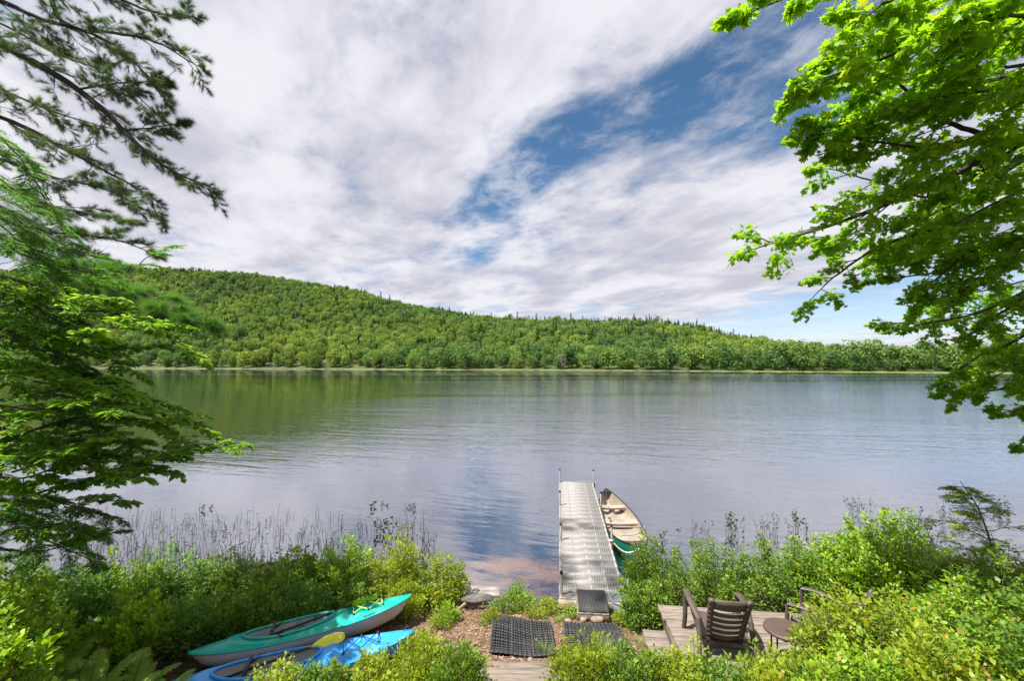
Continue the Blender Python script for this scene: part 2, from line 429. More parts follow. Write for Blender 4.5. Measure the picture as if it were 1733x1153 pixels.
# ------------------------------------------------------------------ far trees
PROTO = bpy.data.collections.new('far_tree_kinds')      # shapes only, used by the forest
def rand_dirs(n, r=rng):
    d = r.normal(size=(n, 3)); return d / np.linalg.norm(d, axis=1, keepdims=True)
def leaf_quads(P, N, size, r=rng, asp=1.0, jitter=.6, up=None):
    """one bent quad (two triangles) per point, facing about N"""
    n = len(P); N = N + jitter * rand_dirs(n, r); N /= np.linalg.norm(N, axis=1, keepdims=True) + 1e-9
    A = np.cross(N, rand_dirs(n, r)) if up is None else up - N * np.sum(up * N, 1, keepdims=True)
    A /= np.linalg.norm(A, axis=1, keepdims=True) + 1e-9
    B = np.cross(N, A); s = np.broadcast_to(size, (n,))[:, None]
    V = np.stack([P - A * s * asp, P - B * s * .62 + N * s * .18, P + A * s * asp, P + B * s * .62 + N * s * .18], 1)
    F = np.arange(n * 4).reshape(n, 4)
    return V.reshape(-1, 3), F
def crown_broad(h, w, n, seed):
    r = np.random.default_rng(seed)
    k = 16; cs = rand_dirs(k, r) * np.array([.30, .30, .34]) * r.uniform(.7, 1.1, (k, 1)); cs[:, 2] += .58
    rad = r.uniform(.17, .27, k); ci = r.integers(0, k, n)
    d = rand_dirs(n, r); d[:, 2] = d[:, 2] * .8 + .15
    P = cs[ci] + d * rad[ci][:, None] * r.uniform(.75, 1.08, (n, 1))
    P = P[(P[:, 2] > .12)]; n = len(P); ci = ci[:n]
    P = P * np.array([w, w, h]); V, F = leaf_quads(P, d[:n], h * r.uniform(.028, .05, n), r, jitter=.75)
    t = np.clip(r.normal(.5, .22, n) + r.normal(0, .2, k)[ci], 0, 1)
    return V, F, np.repeat(t, 4)
def crown_conifer(h, w, n, seed):
    r = np.random.default_rng(seed)
    t = r.uniform(0, 1, n) ** .75; tier = np.floor(t * 13) / 13 + r.uniform(-.012, .012, n)
    z = .1 + .9 * tier; R_ = (1 - tier) ** .85 * .5 * r.uniform(.75, 1.1, 13)[np.clip((tier * 13).astype(int), 0, 12)] * r.uniform(.25, 1.0, n)
    a = r.uniform(0, 2 * math.pi, n)
    P = np.stack([np.cos(a) * R_ * w, np.sin(a) * R_ * w, (z - R_ * .16) * h], -1)
    out = np.stack([np.cos(a), np.sin(a), -.25 + 0 * a], -1); N = np.stack([np.cos(a) * .25, np.sin(a) * .25, 1 + 0 * a], -1)
    V, F = leaf_quads(P, N, h * r.uniform(.022, .045, n), r, asp=1.25, jitter=.35, up=out)
    return V, F, np.repeat(np.clip(r.normal(.5, .25, n), 0, 1), 4)
M_FARLEAF = leaf_mat('far_broadleaf_hazed', (.040, .105, .034), (.185, .29, .062), obj_random=True, trans=.3, rough=.6, patch=(.0065, (.085, .165, .032), (.27, .35, .06)), spec=.2)  # air haze mixed into the leaf colours: paler, a little bluer
M_FARCON = leaf_mat('far_conifer', (.022, .060, .026), (.055, .11, .038), obj_random=True, trans=.15, rough=.6, spec=.2)
M_FARTRUNK = pbr('far_bark', (.16, .13, .10), .9)
far_crowns, far_con = [], []
for i in range(6):
    V, F, t = crown_broad(1.0, [.78, .9, .72, .85, 1.0, .7][i], 900, 100 + i)
    far_crowns.append(mesh_np('broadleaf_crown', V, F, M_FARLEAF, tint=t))
for i in range(3):
    V, F, t = crown_conifer(1.0, [.36, .3, .42][i], 620, 200 + i)
    far_con.append(mesh_np('conifer_crown', V, F, M_FARCON, tint=t))
V, Fq, _ = tube_np([[0, 0, -.03], [.005, 0, .3], [0, .005, .7]], [.017, .013, .005], 5)
far_trunk = mesh_np('far_trunk', V, Fq, M_FARTRUNK)
for i, me in enumerate(far_crowns + far_con):
    o = bpy.data.objects.new('kind_%d' % i, me); PROTO.objects.link(o)

def gn_scatter(name, pts, scl, rot, idx, coll):
    me = bpy.data.meshes.new(name); me.vertices.add(len(pts)); me.vertices.foreach_set('co', np.asarray(pts, np.float32).ravel())
    for nm, ty, v in (('scl', 'FLOAT', scl), ('rot', 'FLOAT', rot), ('idx', 'INT', idx)):
        a = me.attributes.new(nm, ty, 'POINT'); a.data.foreach_set('value', np.asarray(v, np.float32 if ty == 'FLOAT' else np.int32))
    o = link(bpy.data.objects.new(name, me))
    ng = bpy.data.node_groups.new(name, 'GeometryNodeTree')
    ng.interface.new_socket('Geometry', in_out='INPUT', socket_type='NodeSocketGeometry')
    ng.interface.new_socket('Geometry', in_out='OUTPUT', socket_type='NodeSocketGeometry')
    N = ng.nodes.new; L = ng.links.new
    gi, go = N('NodeGroupInput'), N('NodeGroupOutput')
    ci = N('GeometryNodeCollectionInfo'); ci.inputs['Collection'].default_value = coll
    ci.inputs['Separate Children'].default_value = True; ci.inputs['Reset Children'].default_value = True
    ip = N('GeometryNodeInstanceOnPoints'); ip.inputs['Pick Instance'].default_value = True
    def attr(nm, ty):
        a = N('GeometryNodeInputNamedAttribute'); a.data_type = ty; a.inputs['Name'].default_value = nm
        return a.outputs['Attribute']
    cx = N('ShaderNodeCombineXYZ'); L(attr('rot', 'FLOAT'), cx.inputs[2])
    er = N('FunctionNodeEulerToRotation'); L(cx.outputs[0], er.inputs[0])
    L(gi.outputs[0], ip.inputs['Points']); L(ci.outputs[0], ip.inputs['Instance']); L(attr('idx', 'INT'), ip.inputs['Instance Index'])
    L(er.outputs[0], ip.inputs['Rotation']); L(attr('scl', 'FLOAT'), ip.inputs['Scale'])
    L(ip.outputs[0], go.inputs[0])
    md = o.modifiers.new('scatter', 'NODES'); md.node_group = ng
    return o
def forest():
    r = np.random.default_rng(11)
    n = 80000
    px = r.uniform(-420, 2150, n); t = r.uniform(0.012, 1.1, n)
    P = hill(px, t)
    # thin to an even density over the ground
    cell = {}; keep = []
    step = 7.8
    for i, (x, y, z) in enumerate(P):
        k = (int(x // step), int(y // step))
        if k not in cell: cell[k] = 1; keep.append(i)
    keep = np.array(keep); P, px, t = P[keep], px[keep], t[keep]
    n = len(P)
    ridge = np.clip((t - .72) * 3, 0, 1)
    pc = .11 + .30 * ridge * np.clip((px - 500) / 400, .15, 1) + .12 * (np.sin(P[:, 0] * .02) * np.sin(P[:, 1] * .017) > .45)
    con = r.random(n) < pc
    idx = np.where(con, 6 + r.integers(0, 3, n), r.integers(0, 6, n))
    h = np.where(con, r.uniform(11, 17, n), r.uniform(7.5, 13.5, n) * np.where(r.random(n) < .12, 1.3, 1.0))
    h *= np.where(t < .03, .85, 1.0)
    P[:, 2] -= np.where(con, 0.5, 1.2)
    o = gn_scatter('forest', P, h, r.uniform(0, 6.28, n), idx, PROTO)
    tag(o, 'dense green summer forest covering the hillside across the lake', 'forest', kind='stuff')
    return n
NF = forest()
def far_tree(kind, me, p, h, rz, label, cat, group):
    e = empty(kind, p, label, cat, group, rz); e.scale = (h, h, h)
    for nm, m in (('crown', me), ('trunk', far_trunk)):
        link(bpy.data.objects.new(nm, m), e)
    return e
r_ = np.random.default_rng(23)
for i in range(46):            # front row by the water
    px = 215 + i * 31.5 + r_.uniform(-10, 10)
    far_tree('shoreline_tree', far_crowns[i % 6], hill(px, .004 + .012 * r_.random()) - [0, 0, 1.1], r_.uniform(9, 16), r_.uniform(0, 6), 'round leafy tree in the front row along the far shore, beside the pale grass strip', 'tree', 'leafy trees along the far shore')
for i, px in enumerate([610, 640, 660, 742, 760, 803, 832, 872, 893, 905, 921, 950, 966, 984, 1050, 1072, 1101, 1130, 1152, 1182, 1196, 1224, 1240, 1262, 1290, 1312, 1338]):
    far_tree('ridge_conifer', far_con[i % 3], hill(px + r_.uniform(-4, 4), .985) - [0, 0, .5], float(np.interp(px, SK_PX, SK_R)) / 770 * r_.uniform(13, 21) + 3, r_.uniform(0, 6), 'dark pointed conifer sticking up above the skyline of the wooded ridge', 'tree', 'conifers along the ridge skyline')
far_tree('dark_conifer', far_con[2], hill(606, .12), 19, 1.0, 'tall dark conifer standing out among pale leafy trees low on the far hillside', 'tree', None)
# bare grey tree by the far shore
e = empty('dead_tree', hill(950, .006), 'bare grey dead tree at the far waterline below the hill', 'tree')
mb = MB(); r0 = np.random.default_rng(5)
mb2 = MB()
mb.tube(np.array(e.location) + np.array([[0, 0, 0], [.3, 0, 3.5], [-.2, .3, 8], [.3, 0, 11.5]]), [.22, .18, .12, .04], 6)
for k in range(44):
    z0 = r0.uniform(2.5, 10.5); a = r0.uniform(0, 6.28); ln = (11.5 - z0) * .30 + 1.2
    p0 = np.array(e.location) + [0.1, 0, z0]; mb2.tube([p0, p0 + [math.cos(a) * ln * .6, math.sin(a) * ln * .6, ln * .25], p0 + [math.cos(a) * ln, math.sin(a) * ln, ln * .7]], [.1, .07, .03], 4)
M_DEAD = pbr('dead_wood', (.32, .28, .25), .9)
mb.build('trunk', M_DEAD, e); mb2.build('branches', M_DEAD, e)
# pale grass strip along the far waterline
mb = MB(); px = np.linspace(-900, 2600, 400); nn = np.random.default_rng(3).normal(0, 1, 400)
rows = [hill(px, 0 * px) * [1, 1, 0] + np.stack([0 * px, -(7 + 1.5 * np.sin(px * .021) + .8 * nn), 0 * px - .1], -1), None, None, None]
rows[1] = rows[0] + np.stack([0 * px, 1 + 0 * px, .15 + .06 * nn], -1); rows[2] = rows[0] + np.stack([0 * px, 5 + 0 * px, .3 + .10 * nn], -1); rows[3] = rows[0] + np.stack([0 * px, 14 + 0 * px, 0.5 + 0 * px], -1)
mb.grid(np.stack(rows))
o = mb.build('marsh_grass', pbr('marsh_grass', (.085, .135, .025), .9, col2=(.15, .20, .04), scale=.12, stretch=(1, 3, 1)), smooth=False)
tag(o, 'pale yellow green marsh grass along the far waterline', 'grass', kind='stuff')
# ------------------------------------------------------------------ materials for the made things
M_WOOD = pbr('weathered_boards', (.125, .100, .082), .85, col2=(.225, .188, .155), scale=3.0, stretch=(1.2, 14, 14), bump=.35, bscale=9)
M_WOODY = pbr('weathered_boards_dark', (.11, .088, .068), .85, col2=(.19, .155, .125), scale=3.0, stretch=(1.2, 14, 14), bump=.35, bscale=9)
M_ALU = pbr('dull_aluminium', (.62, .60, .58), .42, metal=.85, col2=(.48, .46, .44), scale=5)
M_PANEL = pbr('pale_grey_plastic', (.215, .205, .203), .6, col2=(.29, .278, .274), scale=3)
M_PIPE = pbr('galvanised_pipe', (.17, .14, .12), .5, metal=.2, col2=(.11, .09, .075), scale=12)
M_BLACK = pbr('black_plastic', (.012, .012, .013), .5)
M_RUBBER = pbr('black_rubber', (.026, .027, .029), .6, col2=(.045, .045, .046), scale=4, spec=.4)
M_HOLEDARK = pbr('hole_dark', (.008, .008, .009), .7)
M_DOCKWOOD = pbr('brown_timber', (.30, .22, .15), .8, col2=(.40, .31, .22), scale=3, stretch=(1, 10, 10), bump=.3, bscale=9)
M_TEAL = pbr('teal_plastic', (.0, .33, .26), .36, col2=(.09, .40, .32), scale=5.0, detail=11, lo=.50, hi=.74, spec=.5, bump=.08, bscale=45)
M_BLUE = pbr('blue_plastic', (.015, .26, .68), .36, col2=(.14, .38, .70), scale=5.0, detail=11, lo=.50, hi=.74, bump=.08, bscale=45)
M_HULLW = pbr('pale_hull_plastic', (.50, .47, .45), .5, col2=(.44, .35, .28), scale=1.6, lo=.45, hi=.8)
M_GREYLINER = pbr('grey_cockpit_plastic', (.34, .35, .34), .55, col2=(.42, .41, .40), scale=5)
M_SEAT = pbr('dark_seat_foam', (.03, .045, .045), .7)
M_YELLOW = pbr('yellow_plastic', (.66, .68, .03), .4, col2=(.72, .66, .05), scale=5)
M_LIME = pbr('lime_cord', (.55, .72, .10), .6)
M_CORD = pbr('dark_cord', (.02, .03, .05), .6)
M_CANOE = pbr('green_canoe_plastic', (.0, .155, .092), .38, col2=(.005, .12, .075), scale=2.5, bump=.06, bscale=40)
M_BEIGE = pbr('beige_plastic', (.33, .285, .235), .45, col2=(.24, .20, .16), scale=3, bump=.05, bscale=40)
M_ROPE = pbr('pale_rope', (.70, .66, .58), .8)
M_BROWN = pbr('brown_resin', (.062, .046, .036), .5, col2=(.088, .067, .053), scale=2.5, bump=.08, bscale=30)
M_TABLE = pbr('red_brown_metal', (.085, .050, .038), .5, col2=(.065, .043, .034), scale=6, bump=.05)
M_ROCK = pbr('grey_rock', (.055, .052, .050), .9, col2=(.13, .12, .112), scale=5, bump=.6, bscale=18)
M_PALEROCK = pbr('pale_stone', (.30, .235, .18), .9, col2=(.19, .145, .11), scale=8, bump=.5, bscale=25)
M_TUB = pbr('blue_grey_plastic', (.13, .17, .21), .5, col2=(.10, .13, .16), scale=4)

# ------------------------------------------------------------------ the dock
DDIR = np.array([0.101, 1.0, 0]); DDIR /= np.linalg.norm(DDIR); DRT = np.array([DDIR[1], -DDIR[0], 0])
DK0 = np.array([0.101 * 7.55, 7.55, 0]); DW, DL, DZ = 1.09, 7.32, 0.45      # near left corner, width, length, deck height
DM = np.stack([DRT, DDIR, [0, 0, 1]], 1)                                     # local (across, along, up) -> world
def dk(a, l, z): return DK0 + DRT * a + DDIR * l + np.array([0, 0, z])
dock = empty('dock', DK0, 'narrow pale grey slotted-panel dock on pipe posts reaching out into the lake', 'dock')
def fr_box(parent, name, a, l, z, sa, sl, sz, mat, bev=.004):
    m = MB(); m.bbox(dk(a, l, z), (sa, sl, sz), bev, DM); return m.build(name, mat, parent)
for a in (.025, DW - .025): fr_box(dock, 'side_rail', a, DL / 2, DZ - .075, .05, DL - .1, .15, M_ALU)
fr_box(dock, 'end_beam', DW / 2, -.02, DZ - .06, DW + .02, .05, .12, M_DOCKWOOD)
fr_box(dock, 'end_beam', DW / 2, DL - .02, DZ - .075, DW, .05, .15, M_ALU)
fr_box(dock, 'support_beam', DW / 2, .07, DZ - .19, DW - .04, .09, .07, M_DOCKWOOD)
for l in (2.44, 4.88): fr_box(dock, 'cross_beam', DW / 2, l, DZ - .1, DW - .1, .06, .11, M_ALU)
# one slotted panel, shared by the 24
def panel_mesh():
    m = MB(); w, l = DW - .012, .297
    for y in np.linspace(-l / 2 + .02, l / 2 - .02, 6): m.box((0, y, 0), (w, .013 if abs(y) < l / 2 - .03 else .036, .022))
    for x in np.linspace(-w / 2 + .012, w / 2 - .012, 26): m.box((x, 0, -.003), (.012, l - .01, .016))
    for x in (-w / 4, 0, w / 4): m.box((x, 0, .001), (.028, l - .004, .0200))
    for x in (-w / 2 + .02, w / 2 - .02): m.box((x, 0, .0015), (.04, l - .002, .0225))
    return mesh_np('deck_panel', np.concatenate(m.v), [np.concatenate(a) for a in m.f.values()], M_PANEL)
pm = panel_mesh()
for k in range(24):
    o = link(bpy.data.objects.new('deck_panel', pm), dock)
    o.location = dk(DW / 2, .155 + k * .305, DZ + .004 + .0015 * (k % 3)) - np.array(dock.location)
    o.rotation_euler = (0, 0, math.atan2(-DRT[1], DRT[0]) * -1)
for l, ht in ((.12, .36), (2.44, .34), (4.88, .36), (7.24, .40)):
    for sgn, a in ((-1, .035), (1, DW - .035)):
        rg = np.random.default_rng(int(l * 10) + sgn)
        aa = a if sgn < 0 else a + .055
        p = dk(aa, l, 0); tip = rg.normal(0, .008, 2)
        m = MB(); m.tube([p + [0, 0, -.9], p + [tip[0], tip[1], DZ + ht]], [.024, .024], 10); post = m.build('post', M_PIPE, dock, smooth=False)
        m = MB(); m.tube([p + [tip[0], tip[1], DZ + ht - .004], p + [tip[0], tip[1], DZ + ht + .035]], [.029, .027], 10); obj_np('post_cap', np.concatenate(m.v), [np.concatenate(x) for x in m.f.values()], M_BLACK, post)
        m = MB(); m.tube([p + [0, 0, DZ - .14], p + [0, 0, DZ + .03]], [.034, .034], 10)
        m.box(p + DRT * (-sgn * .03) * (1 if sgn > 0 else -0) + [0, 0, DZ + .018], (.11, .07, .012), DM); m.box(p + [0, 0, DZ - .06], (.08, .06, .13), DM)
        m.build('post_bracket', M_PIPE, dock)
# boarding ramp and its ribbed mat
rc = [PZ(972, 999, .515), PZ(1020, 999, .515), PZ(1037, 1042, .46), PZ(979, 1036, .46)]
def quad_frame(c):
    ex = (c[1] - c[0] + c[2] - c[3]) / 2; ey = (c[3] - c[0] + c[2] - c[1]) / 2
    w, l = np.linalg.norm(ex), np.linalg.norm(ey); ex = ex / w; ey = ey - ex * np.dot(ex, ey); ey /= np.linalg.norm(ey); ez = np.cross(ex, ey)
    return sum(c) / 4, ex, ey, ez, w, l
c0, ex, ey, ez, rw, rl = quad_frame(rc)
if ez[2] < 0: ez = -ez
RM = np.stack([ex, ey, ez], 1)
ramp = empty('boarding_ramp', c0 - [0, 0, .1], 'small wooden boarding ramp at the near end of the dock', 'ramp')
for k in range(4):
    m = MB(); m.bbox(c0 + ex * ((k - 1.5) * rw / 4) - ez * .022, (rw / 4 - .006, rl, .03), .004, RM); m.build('board', M_WOOD, ramp)
m = MB(); m.bbox(c0 + ey * (rl / 2 - .02) - ez * .075, (rw, .04, .10), .004, RM); m.build('front_board', M_WOOD, ramp)
for sg in (-1, 1):
    m = MB(); m.bbox(c0 + ex * sg * (rw / 2 - .02) - ez * .075 - ey * .02, (.04, rl - .06, .09), .004, RM); m.build('side_board', M_WOOD, ramp)
m = MB(); m.box(c0 + ez * .003, (rw - .05, rl - .04, .012), RM)
for x in np.linspace(-rw / 2 + .045, rw / 2 - .045, 19): m.box(c0 + ex * x + ez * .013, (.012, rl - .09, .012), RM)
for x in (-rw / 2 + .03, rw / 2 - .03): m.box(c0 + ex * x + ez * .012, (.025, rl - .04, .010), RM)
for y in (-rl / 2 + .03, rl / 2 - .03): m.box(c0 + ey * y + ez * .0115, (rw - .1, .02, .010), RM)
tag(m.build('ribbed_mat', M_RUBBER), 'black ribbed rubber mat lying on the boarding ramp', 'mat')

# ------------------------------------------------------------------ rubber ring mats on the path
def ring_mat(name, corners, nx, ny, label, wave, seed):
    """open lattice of rubber bars laid over the ground; corners far-left, far-right, near-right, near-left"""
    c = [np.array(PZ(*q)) for q in corners]; r = np.random.default_rng(seed); m = MB()
    def at(u, v, dz=0.0):
        p = (c[0] * (1 - u) + c[1] * u) * (1 - v) + (c[3] * (1 - u) + c[2] * u) * v
        p = p.copy(); p[2] = ground_z(p[0], p[1]) + .04 + wave * (math.sin(u * 5.2 + seed) * .6 + math.sin(v * 4 + u * 3) * .5 + .3) + dz
        return p
    def bar(u0, v0, u1, v1, wd, n, h=.014):
        for k in range(n):
            a = at(u0 + (u1 - u0) * k / n, v0 + (v1 - v0) * k / n); b_ = at(u0 + (u1 - u0) * (k + 1) / n, v0 + (v1 - v0) * (k + 1) / n)
            d = b_ - a; s = np.cross(d, [0, 0, 1]); s = s / (np.linalg.norm(s) + 1e-9) * wd / 2; up = np.array([0, 0, h / 2])
            V = [a - s - up, a + s - up, a + s + up, a - s + up, b_ - s - up, b_ + s - up, b_ + s + up, b_ - s + up]
            m.add(V, [[0, 1, 5, 4], [1, 2, 6, 5], [2, 3, 7, 6], [3, 0, 4, 7], [0, 3, 2, 1], [4, 5, 6, 7]])
    for i in range(nx + 1):
        big = i % (nx // 3) == 0
        bar(i / nx, 0, i / nx, 1, .030 if big else .011, 10, .022 if big else .014)
    for j in range(ny + 1):
        big = j % (ny // 3) == 0
        bar(0, j / ny, 1, j / ny, .028 if big else .018, 14, .021 if big else .0135)
    e = empty(name, at(.5, .5), label, 'mat')
    m.build('lattice', M_RUBBER, e)
    m2 = MB(); m2.grid(np.array([[at(u, v, -.020) for v in np.linspace(0, 1, 12)] for u in np.linspace(0, 1, 14)])); m2.build('hole_shade_sheet', M_HOLEDARK, e)  # black sheet added under the open lattice so its holes look dark
    return e
ring_mat('rubber_mat', [(836, 1038, .40), (930, 1052, .42), (942, 1114, .52), (830, 1102, .52)], 24, 15, 'large wavy black rubber ring mat on the dirt path in front of the steps', .03, 1)
ring_mat('rubber_mat', [(955, 1056, .40), (1043, 1062, .42), (1068, 1112, .52), (958, 1112, .52)], 24, 15, 'smaller black rubber ring mat half covered by leaves, below the boarding ramp', .018, 3)

# ------------------------------------------------------------------ wooden steps going up to the viewer
steps = empty('wooden_steps', PZ(870, 1125, .55), 'weathered wooden steps of grey boards climbing from the path, lowest part of the picture', 'steps')
y0 = PZ(870, 1122, .56)[1]; x0, x1 = PZ(806, 1125, .56)[0], PZ(938, 1125, .56)[0]
rs = np.random.default_rng(4)
for k in range(9):
    zt = .56 + .0 + (k // 2) * .15; yy = y0 - k * .168 - .08
    m = MB(); m.bbox(((x0 + x1) / 2 + rs.normal(0, .008), yy, zt + rs.normal(0, .003)), (x1 - x0 + .04, .140, .038), .006); m.build('tread_board', M_WOOD, steps)
    if k % 2 == 0 and k: 
        m = MB(); m.bbox(((x0 + x1) / 2, yy + .088, zt - .08), (x1 - x0, .022, .12), .003); m.build('riser', M_WOODY, steps)
for x in (x0 - .03, x1 + .03):
    m = MB(); a = np.array([x, y0, .42]); b_ = np.array([x, y0 - 1.5, .42 + .68]); d = b_ - a; L_ = np.linalg.norm(d); d /= L_; s_ = np.array([1.0, 0, 0]); n_ = np.cross(s_, d)
    m.bbox((a + b_) / 2, (.04, L_, .2), .004, np.stack([s_, d, n_], 1)); m.build('stringer', M_WOODY, steps)

# ------------------------------------------------------------------ shore edge: pale plank, rock with root, stones
pk = empty('shore_plank', PZ(812, 1003, .2), 'pair of pale bleached boards edging the water behind the grey rock', 'plank')
for dz_, dy_, yy in ((0, 0, 999), (-.01, 0, 1007)):
    a, b_ = PZ(778, yy, .19 + dz_), PZ(846, yy, .19 + dz_); d = b_ - a; L_ = np.linalg.norm(d); d /= L_
    m = MB(); m.bbox((a + b_) / 2, (L_, .15, .05), .005, np.stack([d, np.cross([0, 0, 1], d), [0, 0, 1]], 1)); m.build('board', pbr('bleached_board', (.38, .35, .33), .85, col2=(.30, .27, .25), scale=3, stretch=(1, 12, 12), bump=.3), pk)
def rock_mesh(name, center, size, mat, seed, rot=0.0, parent=None, sub=3):
    bm = bmesh.new(); bmesh.ops.create_icosphere(bm, subdivisions=sub, radius=1.0)
    V = np.array([v.co[:] for v in bm.verts]); F = np.array([[v.index for v in f.verts] for f in bm.faces]); bm.free()
    r = np.random.default_rng(seed); k = r.normal(size=(9, 3)) * 2.2; ph = r.uniform(0, 6, 9)
    n = sum(np.sin(V @ k[i] + ph[i]) for i in range(9)) / 9
    V = V * (1 + .28 * n)[:, None]; V = np.sign(V) * np.abs(V) ** .85
    V = (V * np.asarray(size)) @ rotz(rot).T + np.asarray(center)
    return obj_np(name, V, F, mat, parent, smooth=False)
rp = PZ(808, 1013, .37)
o = rock_mesh('flat_rock', rp, (.27, .12, .045), M_ROCK, 3, .12); tag(o, 'flat dark grey rock lying against the pale boards at the waterline', 'rock')
m = MB(); q = [PZ(793, 1017, .33), PZ(785, 1025, .32), PZ(774, 1033, .34), PZ(760, 1040, .33)]; m.tube(bez(q, 12), np.linspace(.035, .018, len(bez(q, 12))), 7)
tag(m.build('bare_root', pbr('root_bark', (.30, .22, .13), .85, col2=(.22, .16, .10), scale=10, bump=.4)), 'bare curved tree root running down from the flat grey rock', 'root')
for i, (px, py, sz, lb) in enumerate([(1010, 1051, .10, 'rounded pale stone under the front edge of the boarding ramp'), (988, 1050, .07, 'small pale stone at the left front corner of the boarding ramp'),
                                      (741, 1045, .07, 'white stone by the plants near the teal kayak tip'), (962, 1053, .06, 'flat whitish stone on the dirt above the smaller rubber mat'),
                                      (868, 1119, .045, 'small pinkish stone between the large rubber mat and the steps'), (897, 1119, .05, 'pale stone on the dirt at the near edge of the large rubber mat')]):
    z0 = float(ground_z(*PZ(px, py, .42)[:2])); p = PZ(px, py, z0)
    tag(rock_mesh('stone', p + [0, 0, sz * .2], (sz, sz * .75, sz * .45), M_PALEROCK, 40 + i, i * .9, sub=2), lb, 'stone')
# blue-grey tub behind the ramp
tp = PZ(1056, 1040, .30); tub = empty('plastic_tub', tp, 'blue grey round plastic tub half hidden by leaves right of the boarding ramp', 'tub')
m = MB(); ang = np.linspace(0, 2 * math.pi, 25)[:-1]
prof = [(.13, 0), (.17, .02), (.20, .22), (.185, .22), (.155, .04), (0.001, .035)]
m.grid(np.stack([np.stack([tp[0] + r0_ * np.cos(ang), tp[1] + r0_ * np.sin(ang), tp[2] + z_ + 0 * ang], -1) for r0_, z_ in prof]), close_v=True); m.build('bowl', M_TUB, tub, smooth=True)
m = MB(); m.tube(np.stack([tp[0] + .197 * np.cos(np.append(ang, 0)), tp[1] + .197 * np.sin(np.append(ang, 0)), tp[2] + .222 + 0 * np.append(ang, 0)], -1), .013, 6, cap=False); m.build('rim', M_TUB, tub, smooth=True)

